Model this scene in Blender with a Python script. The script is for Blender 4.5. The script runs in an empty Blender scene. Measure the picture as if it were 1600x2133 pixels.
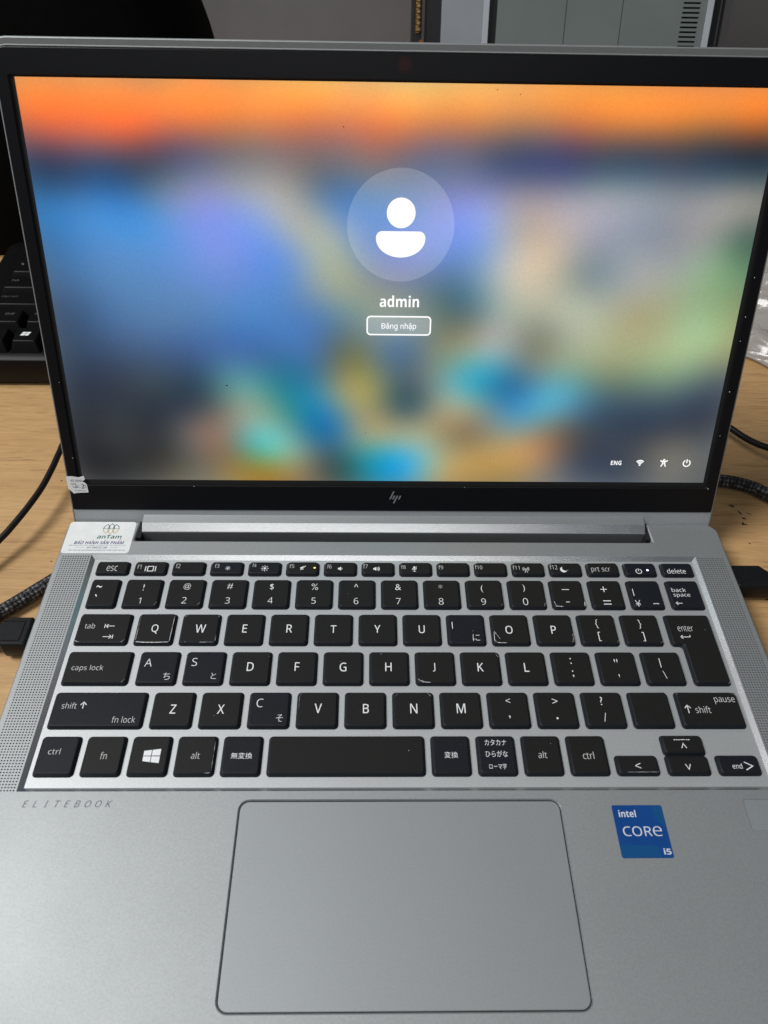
import bpy, math, random
from mathutils import Vector, Matrix
from mathutils.geometry import tessellate_polygon

# ------------------------------------------------------------------ camera, world, lamps
S = 0.001                      # everything below is written in millimetres
R = math.radians
sc = bpy.context.scene
C = sc.collection
DZ = 14.0                      # height of the keyboard tray above the desk top

cam_data = bpy.data.cameras.new('camera')
cam_data.sensor_fit = 'VERTICAL'
cam_data.sensor_height = 36.0
cam_data.sensor_width = 27.0
cam_data.lens = 27.2747
cam_data.clip_start = 0.01
cam_data.clip_end = 50.0
cam = bpy.data.objects.new('camera', cam_data)
C.objects.link(cam)
cam.location = (-12.46 * S, -162.577 * S, (281.016 + DZ) * S)
cam.rotation_euler = (0.74505, -0.017452, -0.009817)
cam_data.dof.use_dof = True
cam_data.dof.focus_distance = 0.37
cam_data.dof.aperture_fstop = 22.0
sc.camera = cam

world = bpy.data.worlds.new('World')
sc.world = world
world.use_nodes = True
bg = world.node_tree.nodes['Background']
bg.inputs['Color'].default_value = (0.80, 0.90, 1.0, 1)
bg.inputs['Strength'].default_value = 0.13


def area_lamp(name, loc, target, sx, sy, power, col):
    d = bpy.data.lights.new(name, 'AREA')
    d.shape = 'RECTANGLE'
    d.size, d.size_y = sx, sy
    d.energy = power
    d.color = col
    o = bpy.data.objects.new(name, d)
    C.objects.link(o)
    o.location = loc
    o.rotation_euler = (Vector(target) - Vector(loc)).to_track_quat('-Z', 'Y').to_euler()
    return o


area_lamp('ceiling_lamp_side', (-1.45, 0.00, 2.05), (0.0, 0.0, 0.0), 1.0, 0.9, 58.0, (1.0, 0.995, 0.985))
area_lamp('ceiling_lamp_rear', (-0.10, -0.95, 1.25), (0.0, 0.05, 0.0), 0.9, 0.45, 3.0, (1.0, 0.995, 0.985))

vs = sc.view_settings
vs.view_transform = 'Standard'
vs.look = 'None'
vs.exposure = 0.0
vs.gamma = 1.0
vs.use_curve_mapping = False

rnd = random.Random(7)

# ------------------------------------------------------------------ materials


def new_mat(name):
    m = bpy.data.materials.new(name)
    m.use_nodes = True
    nt = m.node_tree
    return m, nt, nt.nodes['Principled BSDF']


def mat(name, col, rough=0.5, metal=0.0, var=0.0, scale=400.0, bump=0.0, bump_scale=2500.0, spec=0.5, coat=0.0):
    m, nt, b = new_mat(name)
    b.inputs['Roughness'].default_value = rough
    b.inputs['Metallic'].default_value = metal
    b.inputs['Specular IOR Level'].default_value = spec
    b.inputs['Coat Weight'].default_value = coat
    N, K = nt.nodes, nt.links
    tc = N.new('ShaderNodeTexCoord')
    nz = N.new('ShaderNodeTexNoise')
    nz.inputs['Scale'].default_value = scale
    nz.inputs['Detail'].default_value = 4
    K.new(tc.outputs['Object'], nz.inputs['Vector'])
    rp = N.new('ShaderNodeValToRGB')
    lo = [max(0.0, c * (1 - var)) for c in col]
    hi = [min(1.0, c * (1 + var)) for c in col]
    rp.color_ramp.elements[0].position = 0.3
    rp.color_ramp.elements[1].position = 0.7
    rp.color_ramp.elements[0].color = (*lo, 1)
    rp.color_ramp.elements[1].color = (*hi, 1)
    K.new(nz.outputs['Fac'], rp.inputs['Fac'])
    K.new(rp.outputs['Color'], b.inputs['Base Color'])
    if metal > .5:
        n3 = N.new('ShaderNodeTexNoise')
        n3.inputs['Scale'].default_value = 22
        n3.inputs['Detail'].default_value = 5
        K.new(tc.outputs['Object'], n3.inputs['Vector'])
        mr = N.new('ShaderNodeMapRange')
        mr.inputs['From Min'].default_value = 0.3
        mr.inputs['From Max'].default_value = 0.7
        mr.inputs['To Min'].default_value = rough - .025
        mr.inputs['To Max'].default_value = rough + .025
        K.new(n3.outputs['Fac'], mr.inputs['Value'])
        K.new(mr.outputs['Result'], b.inputs['Roughness'])
    if bump:
        n2 = N.new('ShaderNodeTexNoise')
        n2.inputs['Scale'].default_value = bump_scale
        n2.inputs['Detail'].default_value = 2
        K.new(tc.outputs['Object'], n2.inputs['Vector'])
        bp = N.new('ShaderNodeBump')
        bp.inputs['Strength'].default_value = bump
        bp.inputs['Distance'].default_value = 0.0002
        K.new(n2.outputs['Fac'], bp.inputs['Height'])
        K.new(bp.outputs['Normal'], b.inputs['Normal'])
    return m


M = {}
M['alu'] = mat('anodised_aluminium', (0.378, 0.396, 0.400), 0.60, 0.80, 0.07, 1500, 0.10, 4000)
M['alu_tray'] = mat('keyboard_tray_aluminium', (0.56, 0.58, 0.583), 0.54, 0.72, 0.07, 1500, 0.10, 4000)
M['alu_pad'] = mat('touchpad_glass', (0.345, 0.364, 0.370), 0.60, 0.74, 0.04, 1500, 0.05, 4000)
M['alu_cut'] = mat('diamond_cut_aluminium', (0.58, 0.595, 0.60), 0.26, 0.95, 0.05, 1500, 0.1, 4000)
M['chin'] = mat('hinge_plastic', (0.40, 0.42, 0.43), 0.5, 0.3, 0.05, 900)
M['key'] = mat('key_plastic', (0.0088, 0.0108, 0.0148), 0.50, 0, 0.15, 900, 0.18, 5000, spec=0.2)
M['key_sticker'] = mat('key_sticker_vinyl', (0.0125, 0.0120, 0.0115), 0.48, 0, 0.25, 2500, 0.25, 5000, spec=0.2)
M['legend'] = mat('legend_white', (0.80, 0.81, 0.82), 0.6, 0, 0.08, 1800)
M['legend_thin'] = mat('legend_pale_grey', (0.62, 0.62, 0.61), 0.6, 0, 0.08, 1800)
M['film'] = mat('clear_film_edge', (0.40, 0.41, 0.41), 0.2, 0, 0.7, 3000, coat=0.4)
M['black_gap'] = mat('black_gap', (0.004, 0.004, 0.004), 0.8)
M['bezel'] = mat('bezel_plastic', (0.0030, 0.0030, 0.0042), 0.36, 0, 0.15, 600, 0.15, 4000, spec=0.3)
M['lens'] = mat('camera_lens', (0.030, 0.0080, 0.0095), 0.3, spec=0.3)
M['grey_mark'] = mat('grey_mark', (0.26, 0.28, 0.29), 0.4, 0.3)
M['deck_print'] = mat('deck_print', (0.085, 0.088, 0.10), 0.6)
M['blue'] = mat('blue_badge', (0.003, 0.052, 0.225), 0.34, 0, 0.06, 120)
M['blue_teal'] = mat('teal_badge_corner', (0.003, 0.068, 0.205), 0.34, 0, 0.06, 200)
M['silver_print'] = mat('silver_print', (0.62, 0.66, 0.72), 0.4)
M['paper'] = mat('sticker_paper', (0.76, 0.785, 0.775), 0.42, 0, 0.04, 250)
M['purple_print'] = mat('purple_print', (0.07, 0.045, 0.17), 0.5)
M['green_print'] = mat('green_print', (0.03, 0.12, 0.10), 0.5)
M['gold_print'] = mat('gold_print', (0.55, 0.40, 0.10), 0.5)
M['grey_print'] = mat('grey_print', (0.16, 0.15, 0.22), 0.5)
M['film_bright'] = mat('lifted_film_edge', (0.80, 0.81, 0.81), 0.2, 0, 0.3, 3000, coat=0.4)
M['reader'] = mat('fingerprint_reader_coating', (0.345, 0.372, 0.385), 0.55, 0.6, 0.04, 900)
M['antenna'] = mat('rim_shade_grey', (0.135, 0.14, 0.14), 0.55, 0, 0.05, 500)  # dark grey that paints shade onto the brightly lit top rim of the lid
M['rubber'] = mat('black_rubber', (0.0065, 0.006, 0.0058), 0.5, 0, 0.2, 700, 0.2, 2500, spec=0.3)
M['plug'] = mat('plug_plastic', (0.0065, 0.0068, 0.008), 0.42, 0, 0.25, 500, 0.25, 2500, spec=0.25)
M['desk_kb'] = mat('keyboard_plastic', (0.0026, 0.0026, 0.0032), 0.45, 0, 0.2, 300, spec=0.18)
M['desk_kb_print'] = mat('keyboard_print', (0.10, 0.105, 0.10), 0.6, 0, 0.5, 900)
M['bag'] = mat('black_cloth', (0.0022, 0.0022, 0.0023), 0.95, 0, 0.3, 150, spec=0.1)
M['wall'] = mat('wall_plaster', (0.225, 0.228, 0.243), 0.9, 0, 0.07, 14, 0.5, 160)
M['case'] = mat('case_grey_paint', (0.160, 0.190, 0.184), 0.55, 0, 0.06, 30)
M['case_light'] = mat('case_light_grey', (0.30, 0.325, 0.355), 0.5, 0.1, 0.05, 40)
M['case_trim'] = mat('case_pale_trim', (0.46, 0.50, 0.54), 0.45, 0.1, 0.05, 40)
M['case_dark'] = mat('case_black', (0.006, 0.006, 0.007), 0.5)
M['case_mid'] = mat('case_charcoal', (0.055, 0.055, 0.058), 0.6)
M['brass'] = mat('brass', (0.42, 0.27, 0.10), 0.32, 0.9, 0.2, 300)
M['copper'] = mat('copper_orange', (0.25, 0.08, 0.02), 0.5, 0.2, 0.2, 300)
M['stain'] = mat('dark_stain', (0.030, 0.020, 0.012), 0.8, 0, 0.5, 900)
M['dust'] = mat('dust', (0.55, 0.55, 0.55), 0.8)


def emit(name, col, strength):
    m, nt, b = new_mat(name)
    b.inputs['Base Color'].default_value = (0.02, 0.02, 0.02, 1)
    b.inputs['Emission Color'].default_value = (*col, 1)
    b.inputs['Emission Strength'].default_value = strength
    return m


M['lit_white'] = emit('lit_white_pixels', (1, 1, 1), 1.05)
M['led_amber'] = emit('amber_led', (1.0, 0.50, 0.12), 2.5)
M['led_blue'] = emit('blue_white_led', (0.75, 0.80, 1.0), 4.0)


def screen_material():
    m, nt, b = new_mat('lit_screen')
    N, K = nt.nodes, nt.links
    b.inputs['Base Color'].default_value = (0.006, 0.006, 0.007, 1)
    b.inputs['Roughness'].default_value = 0.5
    b.inputs['Specular IOR Level'].default_value = 0.12
    at = N.new('ShaderNodeAttribute')
    at.attribute_name = 'pixels'
    tc = N.new('ShaderNodeTexCoord')
    nz = N.new('ShaderNodeTexNoise')
    nz.inputs['Scale'].default_value = 1500
    nz.inputs['Detail'].default_value = 2
    K.new(tc.outputs['Object'], nz.inputs['Vector'])
    mr = N.new('ShaderNodeMapRange')
    mr.inputs['From Min'].default_value = 0.25
    mr.inputs['From Max'].default_value = 0.75
    mr.inputs['To Min'].default_value = 0.94
    mr.inputs['To Max'].default_value = 1.05
    K.new(nz.outputs['Fac'], mr.inputs['Value'])
    K.new(at.outputs['Color'], b.inputs['Emission Color'])
    K.new(mr.outputs['Result'], b.inputs['Emission Strength'])
    return m


M['screen'] = screen_material()


def wood_material():
    m, nt, b = new_mat('oak_laminate')
    N, K = nt.nodes, nt.links
    tc = N.new('ShaderNodeTexCoord')

    def noise(scale, stretch, detail, dist=0.0, rough=0.55):
        mp = N.new('ShaderNodeMapping')
        mp.inputs['Scale'].default_value = stretch
        mp.inputs['Rotation'].default_value = (0, 0, R(1.5))
        K.new(tc.outputs['Object'], mp.inputs['Vector'])
        n = N.new('ShaderNodeTexNoise')
        n.inputs['Scale'].default_value = scale
        n.inputs['Detail'].default_value = detail
        n.inputs['Distortion'].default_value = dist
        n.inputs['Roughness'].default_value = rough
        K.new(mp.outputs['Vector'], n.inputs['Vector'])
        return n.outputs['Fac']

    broad = noise(9, (0.35, 3.2, 1), 5, 1.2)
    grain = noise(95, (0.32, 2.6, 1), 6, 1.6, 0.74)
    pores = noise(170, (0.20, 3.6, 1), 3, 0.9)
    r1 = N.new('ShaderNodeValToRGB')
    e = r1.color_ramp.elements
    e[0].position, e[0].color = 0.30, (0.462, 0.280, 0.118, 1)
    e[1].position, e[1].color = 0.72, (0.525, 0.330, 0.150, 1)
    K.new(broad, r1.inputs['Fac'])
    r2 = N.new('ShaderNodeValToRGB')
    e = r2.color_ramp.elements
    e[0].position, e[0].color = 0.36, (0.86, 0.83, 0.80, 1)
    e[1].position, e[1].color = 0.62, (1.08, 1.06, 1.04, 1)
    K.new(grain, r2.inputs['Fac'])
    r3 = N.new('ShaderNodeValToRGB')
    e = r3.color_ramp.elements
    e[0].position, e[0].color = 0.33, (0.74, 0.69, 0.63, 1)
    e[1].position, e[1].color = 0.42, (1, 1, 1, 1)
    K.new(pores, r3.inputs['Fac'])
    prev = r1.outputs['Color']
    for r in (r2, r3):
        mx = N.new('ShaderNodeMix')
        mx.data_type = 'RGBA'
        mx.blend_type = 'MULTIPLY'
        mx.inputs['Factor'].default_value = 1.0
        K.new(prev, mx.inputs['A'])
        K.new(r.outputs['Color'], mx.inputs['B'])
        prev = mx.outputs['Result']
    K.new(prev, b.inputs['Base Color'])
    b.inputs['Roughness'].default_value = 0.52
    bp = N.new('ShaderNodeBump')
    bp.inputs['Strength'].default_value = 0.15
    bp.inputs['Distance'].default_value = 0.0004
    K.new(grain, bp.inputs['Height'])
    K.new(bp.outputs['Normal'], b.inputs['Normal'])
    return m


M['wood'] = wood_material()


def braid_material():
    m, nt, b = new_mat('braided_nylon')
    N, K = nt.nodes, nt.links
    tc = N.new('ShaderNodeTexCoord')
    sp = N.new('ShaderNodeSeparateXYZ')
    K.new(tc.outputs['UV'], sp.inputs['Vector'])

    def math_(op, a, bb):
        n = N.new('ShaderNodeMath')
        n.operation = op
        for i, x in enumerate((a, bb)):
            if x is None:
                continue
            if isinstance(x, (int, float)):
                n.inputs[i].default_value = x
            else:
                K.new(x, n.inputs[i])
        return n.outputs[0]
    # u: turns round the cable, v: millimetres along it
    a = math_('MULTIPLY', sp.outputs['X'], 5 * 2 * math.pi)
    v = math_('MULTIPLY', sp.outputs['Y'], 1.55)
    s1 = math_('SINE', math_('ADD', a, v), None)
    s2 = math_('SINE', math_('SUBTRACT', a, v), None)
    fine = math_('SINE', math_('MULTIPLY', math_('ADD', a, v), 3.0), None)
    h = math_('MULTIPLY', s1, s2)
    h2 = math_('ADD', h, math_('MULTIPLY', fine, 0.25))
    nz = N.new('ShaderNodeTexNoise')
    nz.inputs['Scale'].default_value = 420
    nz.inputs['Detail'].default_value = 3
    K.new(tc.outputs['Object'], nz.inputs['Vector'])
    h3 = math_('ADD', h2, math_('MULTIPLY', math_('SUBTRACT', nz.outputs['Fac'], 0.5), 5.0))
    rp = N.new('ShaderNodeValToRGB')
    e = rp.color_ramp.elements
    e[0].position, e[0].color = 0.45, (0.008, 0.008, 0.010, 1)
    e[1].position, e[1].color = 1.0, (0.20, 0.20, 0.21, 1)
    K.new(math_('ADD', math_('MULTIPLY', h3, 0.36), 0.42), rp.inputs['Fac'])
    K.new(rp.outputs['Color'], b.inputs['Base Color'])
    b.inputs['Roughness'].default_value = 0.55
    bp = N.new('ShaderNodeBump')
    bp.inputs['Strength'].default_value = 0.8
    bp.inputs['Distance'].default_value = 0.0005
    K.new(h2, bp.inputs['Height'])
    K.new(bp.outputs['Normal'], b.inputs['Normal'])
    return m


M['braid'] = braid_material()


def film_bag_material():
    m, nt, b = new_mat('crinkled_clear_film')
    N, K = nt.nodes, nt.links
    b.inputs['Base Color'].default_value = (0.50, 0.485, 0.47, 1)
    b.inputs['Roughness'].default_value = 0.2
    b.inputs['Specular IOR Level'].default_value = 1.0
    b.inputs['Alpha'].default_value = 0.46
    tc = N.new('ShaderNodeTexCoord')
    mp = N.new('ShaderNodeMapping')
    mp.inputs['Scale'].default_value = (0.35, 1.6, 1)
    mp.inputs['Rotation'].default_value = (0, 0, R(12))
    K.new(tc.outputs['Object'], mp.inputs['Vector'])
    nz = N.new('ShaderNodeTexNoise')
    nz.inputs['Scale'].default_value = 70
    nz.inputs['Detail'].default_value = 2
    nz.inputs['Distortion'].default_value = 1.2
    K.new(mp.outputs['Vector'], nz.inputs['Vector'])
    bp = N.new('ShaderNodeBump')
    bp.inputs['Strength'].default_value = 0.35
    bp.inputs['Distance'].default_value = 0.004
    K.new(nz.outputs['Fac'], bp.inputs['Height'])
    K.new(bp.outputs['Normal'], b.inputs['Normal'])
    return m


M['bag_film'] = film_bag_material()

# ------------------------------------------------------------------ mesh helpers


def link_mesh(name, me, material, parent=None, loc=(0, 0, 0), rot=(0, 0, 0)):
    o = bpy.data.objects.new(name, me)
    C.objects.link(o)
    if material is not None and not me.materials:
        me.materials.append(material)
    o.location = [c * S for c in loc]
    o.rotation_euler = rot
    if parent is not None:
        o.parent = parent
    return o


def tag(o, label=None, cat=None, group=None, kind=None):
    for k, v in (('label', label), ('category', cat), ('group', group), ('kind', kind)):
        if v:
            o[k] = v
    return o


def empty(name, loc=(0, 0, 0), rot=(0, 0, 0)):
    o = bpy.data.objects.new(name, None)
    C.objects.link(o)
    o.empty_display_size = 0.02
    o.location = [c * S for c in loc]
    o.rotation_euler = rot
    return o


class MB:
    """collects vertices (mm) and faces, then makes one mesh"""

    def __init__(self):
        self.v, self.f, self.sm = [], [], []

    def face(self, pts, smooth=False):
        i = len(self.v)
        self.v += [tuple(p) for p in pts]
        self.f.append(tuple(range(i, i + len(pts))))
        self.sm.append(smooth)

    def rings(self, rings, closed=True, cap0=False, cap1=False, smooth=True, loop=False):
        base, n = len(self.v), len(rings[0])
        for r in rings:
            self.v += [tuple(p) for p in r]
        m = len(rings)
        for k in range(m if loop else m - 1):
            a, b = base + k * n, base + ((k + 1) % m) * n
            for i in range(n if closed else n - 1):
                j = (i + 1) % n
                self.f.append((a + i, a + j, b + j, b + i))
                self.sm.append(smooth)
        if cap0:
            self.f.append(tuple(base + i for i in reversed(range(n))))
            self.sm.append(False)
        if cap1:
            self.f.append(tuple(base + (m - 1) * n + i for i in range(n)))
            self.sm.append(False)

    def box(self, x0, x1, y0, y1, z0, z1):
        p = [(x, y, z) for z in (z0, z1) for y in (y0, y1) for x in (x0, x1)]
        i = len(self.v)
        self.v += p
        for q in ((0, 2, 3, 1), (4, 5, 7, 6), (0, 1, 5, 4), (2, 6, 7, 3), (0, 4, 6, 2), (1, 3, 7, 5)):
            self.f.append(tuple(i + k for k in q))
            self.sm.append(False)

    def plate(self, loops, z):
        """flat face bounded by loops[0] with holes loops[1:]"""
        vv = [[Vector((x, y, 0)) for x, y in lp] for lp in loops]
        flat = [p for lp in loops for p in lp]
        i = len(self.v)
        self.v += [(x, y, z) for x, y in flat]
        for t in tessellate_polygon(vv):
            a, b, c = (flat[k] for k in t)
            if (b[0] - a[0]) * (c[1] - a[1]) - (b[1] - a[1]) * (c[0] - a[0]) < 0:
                t = t[::-1]
            self.f.append(tuple(i + k for k in t))
            self.sm.append(False)

    def mesh(self, name):
        me = bpy.data.meshes.new(name)
        me.from_pydata([(x * S, y * S, z * S) for x, y, z in self.v], [], self.f)
        me.polygons.foreach_set('use_smooth', self.sm)
        me.update()
        return me

    def build(self, name, material, parent=None, loc=(0, 0, 0), rot=(0, 0, 0)):
        return link_mesh(name, self.mesh(name), material, parent, loc, rot)


def rounded(pts, inset=0.0, r=0.0, seg=4):
    """counter-clockwise polygon, moved inwards by inset, corners filleted with radius r"""
    n = len(pts)
    rr = r if isinstance(r, (list, tuple)) else [r] * n
    off = []
    for i in range(n):
        p0, p1, p2 = (Vector(pts[(i + k) % n]) for k in (-1, 0, 1))
        d1, d2 = (p1 - p0).normalized(), (p2 - p1).normalized()
        n1, n2 = Vector((-d1.y, d1.x)), Vector((-d2.y, d2.x))
        den = 1 + n1.dot(n2)
        off.append(p1 + (n1 + n2) * (inset / den if den > 1e-6 else 0))
    out = []
    for i in range(n):
        p0, p1, p2 = off[i - 1], off[i], off[(i + 1) % n]
        rad = rr[i]
        if rad <= 1e-6:
            out.append((p1.x, p1.y))
            continue
        d1, d2 = (p0 - p1).normalized(), (p2 - p1).normalized()
        ang = math.acos(max(-1, min(1, d1.dot(d2))))
        t = rad / math.tan(ang / 2)
        a, b = p1 + d1 * t, p1 + d2 * t
        cen = p1 + (d1 + d2).normalized() * (rad / math.sin(ang / 2))
        a0 = math.atan2(a.y - cen.y, a.x - cen.x)
        a1 = math.atan2(b.y - cen.y, b.x - cen.x)
        da = (a1 - a0 + math.pi) % (2 * math.pi) - math.pi
        for k in range(seg + 1):
            q = a0 + da * k / seg
            out.append((cen.x + rad * math.cos(q), cen.y + rad * math.sin(q)))
    return out


def rect(x0, x1, y0, y1):
    return [(x0, y0), (x1, y0), (x1, y1), (x0, y1)]


def lift(loop, z):
    return [(x, y, z) for x, y in loop]


def tube(name, pts, rad, material, parent=None, n=14, sub=10, uv=False):
    P = [Vector(p) for p in pts]
    P = [P[0] * 2 - P[1]] + P + [P[-1] * 2 - P[-2]]
    line = []
    for i in range(1, len(P) - 2):
        for k in range(sub):
            t = k / sub
            a, b, c, d = P[i - 1:i + 3]
            line.append(0.5 * ((2 * b) + (c - a) * t + (2 * a - 5 * b + 4 * c - d) * t * t + (3 * b - a - 3 * c + d) * t ** 3))
    line.append(P[-2])
    rings, dist, d = [], [], 0.0
    for i, p in enumerate(line):
        if i:
            d += (p - line[i - 1]).length
        dist.append(d)
        tan = (line[min(i + 1, len(line) - 1)] - line[max(i - 1, 0)]).normalized()
        side = tan.cross(Vector((0, 0, 1))).normalized()
        up = side.cross(tan)
        rings.append([p + (side * math.cos(2 * math.pi * k / n) + up * math.sin(2 * math.pi * k / n)) * rad for k in range(n)])
    mb = MB()
    mb.rings(rings, cap0=True, cap1=True)
    me = mb.mesh(name)
    if uv:
        layer = me.uv_layers.new(name='uv')
        for poly in me.polygons:
            for li in poly.loop_indices:
                vi = me.loops[li].vertex_index
                k, ring = vi % n, vi // n
                u = k / n
                if len(poly.vertices) == 4 and k == 0 and any(x % n == n - 1 for x in poly.vertices):
                    u = 1.0
                layer.data[li].uv = (u, dist[min(ring, len(dist) - 1)])
    return link_mesh(name, me, material, parent)


# ------------------------------------------------------------------ flat marks: text and icons
_text = {}


def sans(s, heavy):
    """the built-in font's plain grotesque letters"""
    out = ''
    for ch in s:
        for lo, hi, reg, bld in (('A', 'Z', 0x1D5A0, 0x1D5D4), ('a', 'z', 0x1D5BA, 0x1D5EE), ('0', '9', 0x1D7E2, 0x1D7EC)):
            if lo <= ch <= hi:
                ch = chr((bld if heavy else reg) + ord(ch) - ord(lo))
                break
        out += ch
    return out


def text_geo(body, bold=0.0, heavy=False):
    key = (body, bold, heavy)
    if key not in _text:
        cu = bpy.data.curves.new('text', 'FONT')
        cu.body = sans(body, heavy)
        cu.resolution_u = 3
        cu.offset = bold
        ob = bpy.data.objects.new('text', cu)
        C.objects.link(ob)
        bpy.context.view_layer.update()
        me = bpy.data.meshes.new_from_object(ob.evaluated_get(bpy.context.evaluated_depsgraph_get()))
        vs_ = [(v.co.x, v.co.y) for v in me.vertices]
        fs = [tuple(p.vertices) for p in me.polygons]
        bpy.data.objects.remove(ob)
        bpy.data.curves.remove(cu)
        bpy.data.meshes.remove(me)
        xs, ys = [v[0] for v in vs_], [v[1] for v in vs_]
        _text[key] = (vs_, fs, min(xs), max(xs), min(ys), max(ys))
    return _text[key]


class Flat(MB):
    """marks printed on a surface, all at height z above it"""

    def __init__(self, z=0.0):
        super().__init__()
        self.z = z

    def text(self, body, cx, cy, h, w=None, aspect=1.0, bold=0.0, slant=0.0, heavy=False):
        vs_, fs, x0, x1, y0, y1 = text_geo(body, bold, heavy)
        sy = h / (y1 - y0)
        sx = sy * aspect if w is None else w / (x1 - x0)
        i = len(self.v)
        for x, y in vs_:
            yy = (y - (y0 + y1) / 2) * sy
            self.v.append((cx + (x - (x0 + x1) / 2) * sx + yy * slant, cy + yy, self.z))
        for f in fs:
            a, b, c = (self.v[i + k] for k in f[:3])
            if (b[0] - a[0]) * (c[1] - a[1]) - (b[1] - a[1]) * (c[0] - a[0]) < 0:
                f = f[::-1]
            self.f.append(tuple(i + k for k in f))
            self.sm.append(False)

    def poly(self, pts, holes=()):
        self.plate([pts] + list(holes), self.z)

    def stroke(self, pts, w, w1=None):
        w1 = w if w1 is None else w1
        P = [Vector(p) for p in pts]
        n = len(P)
        closed = n > 2 and (P[0] - P[-1]).length < 1e-6
        L, Rr = [], []
        for i in range(n):
            if closed:
                a, b = P[i - 1] if i else P[-2], P[i + 1] if i < n - 1 else P[1]
            else:
                a, b = P[max(i - 1, 0)], P[min(i + 1, n - 1)]
            d1, d2 = P[i] - a, b - P[i]
            d1 = d1.normalized() if d1.length > 1e-9 else d2.normalized()
            d2 = d2.normalized() if d2.length > 1e-9 else d1
            t = (d1 + d2).normalized()
            nn = Vector((-t.y, t.x))
            k = max(0.5, nn.dot(Vector((-d1.y, d1.x))))
            ww = (w + (w1 - w) * i / max(1, n - 1)) / 2 / k
            L.append(P[i] + nn * ww)
            Rr.append(P[i] - nn * ww)
        for i in range(n - 1):
            self.face([(q.x, q.y, self.z) for q in (Rr[i], Rr[i + 1], L[i + 1], L[i])])

    def arc(self, cx, cy, r, w, a0=0.0, a1=360.0, seg=24, sy=1.0):
        pts = [(cx + r * math.cos(R(a0 + (a1 - a0) * k / seg)), cy + sy * r * math.sin(R(a0 + (a1 - a0) * k / seg))) for k in range(seg + 1)]
        self.stroke(pts, w)

    def disc(self, cx, cy, rx, ry=None, seg=32):
        ry = rx if ry is None else ry
        self.face([(cx + rx * math.cos(2 * math.pi * k / seg), cy + ry * math.sin(2 * math.pi * k / seg), self.z) for k in range(seg)])


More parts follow.
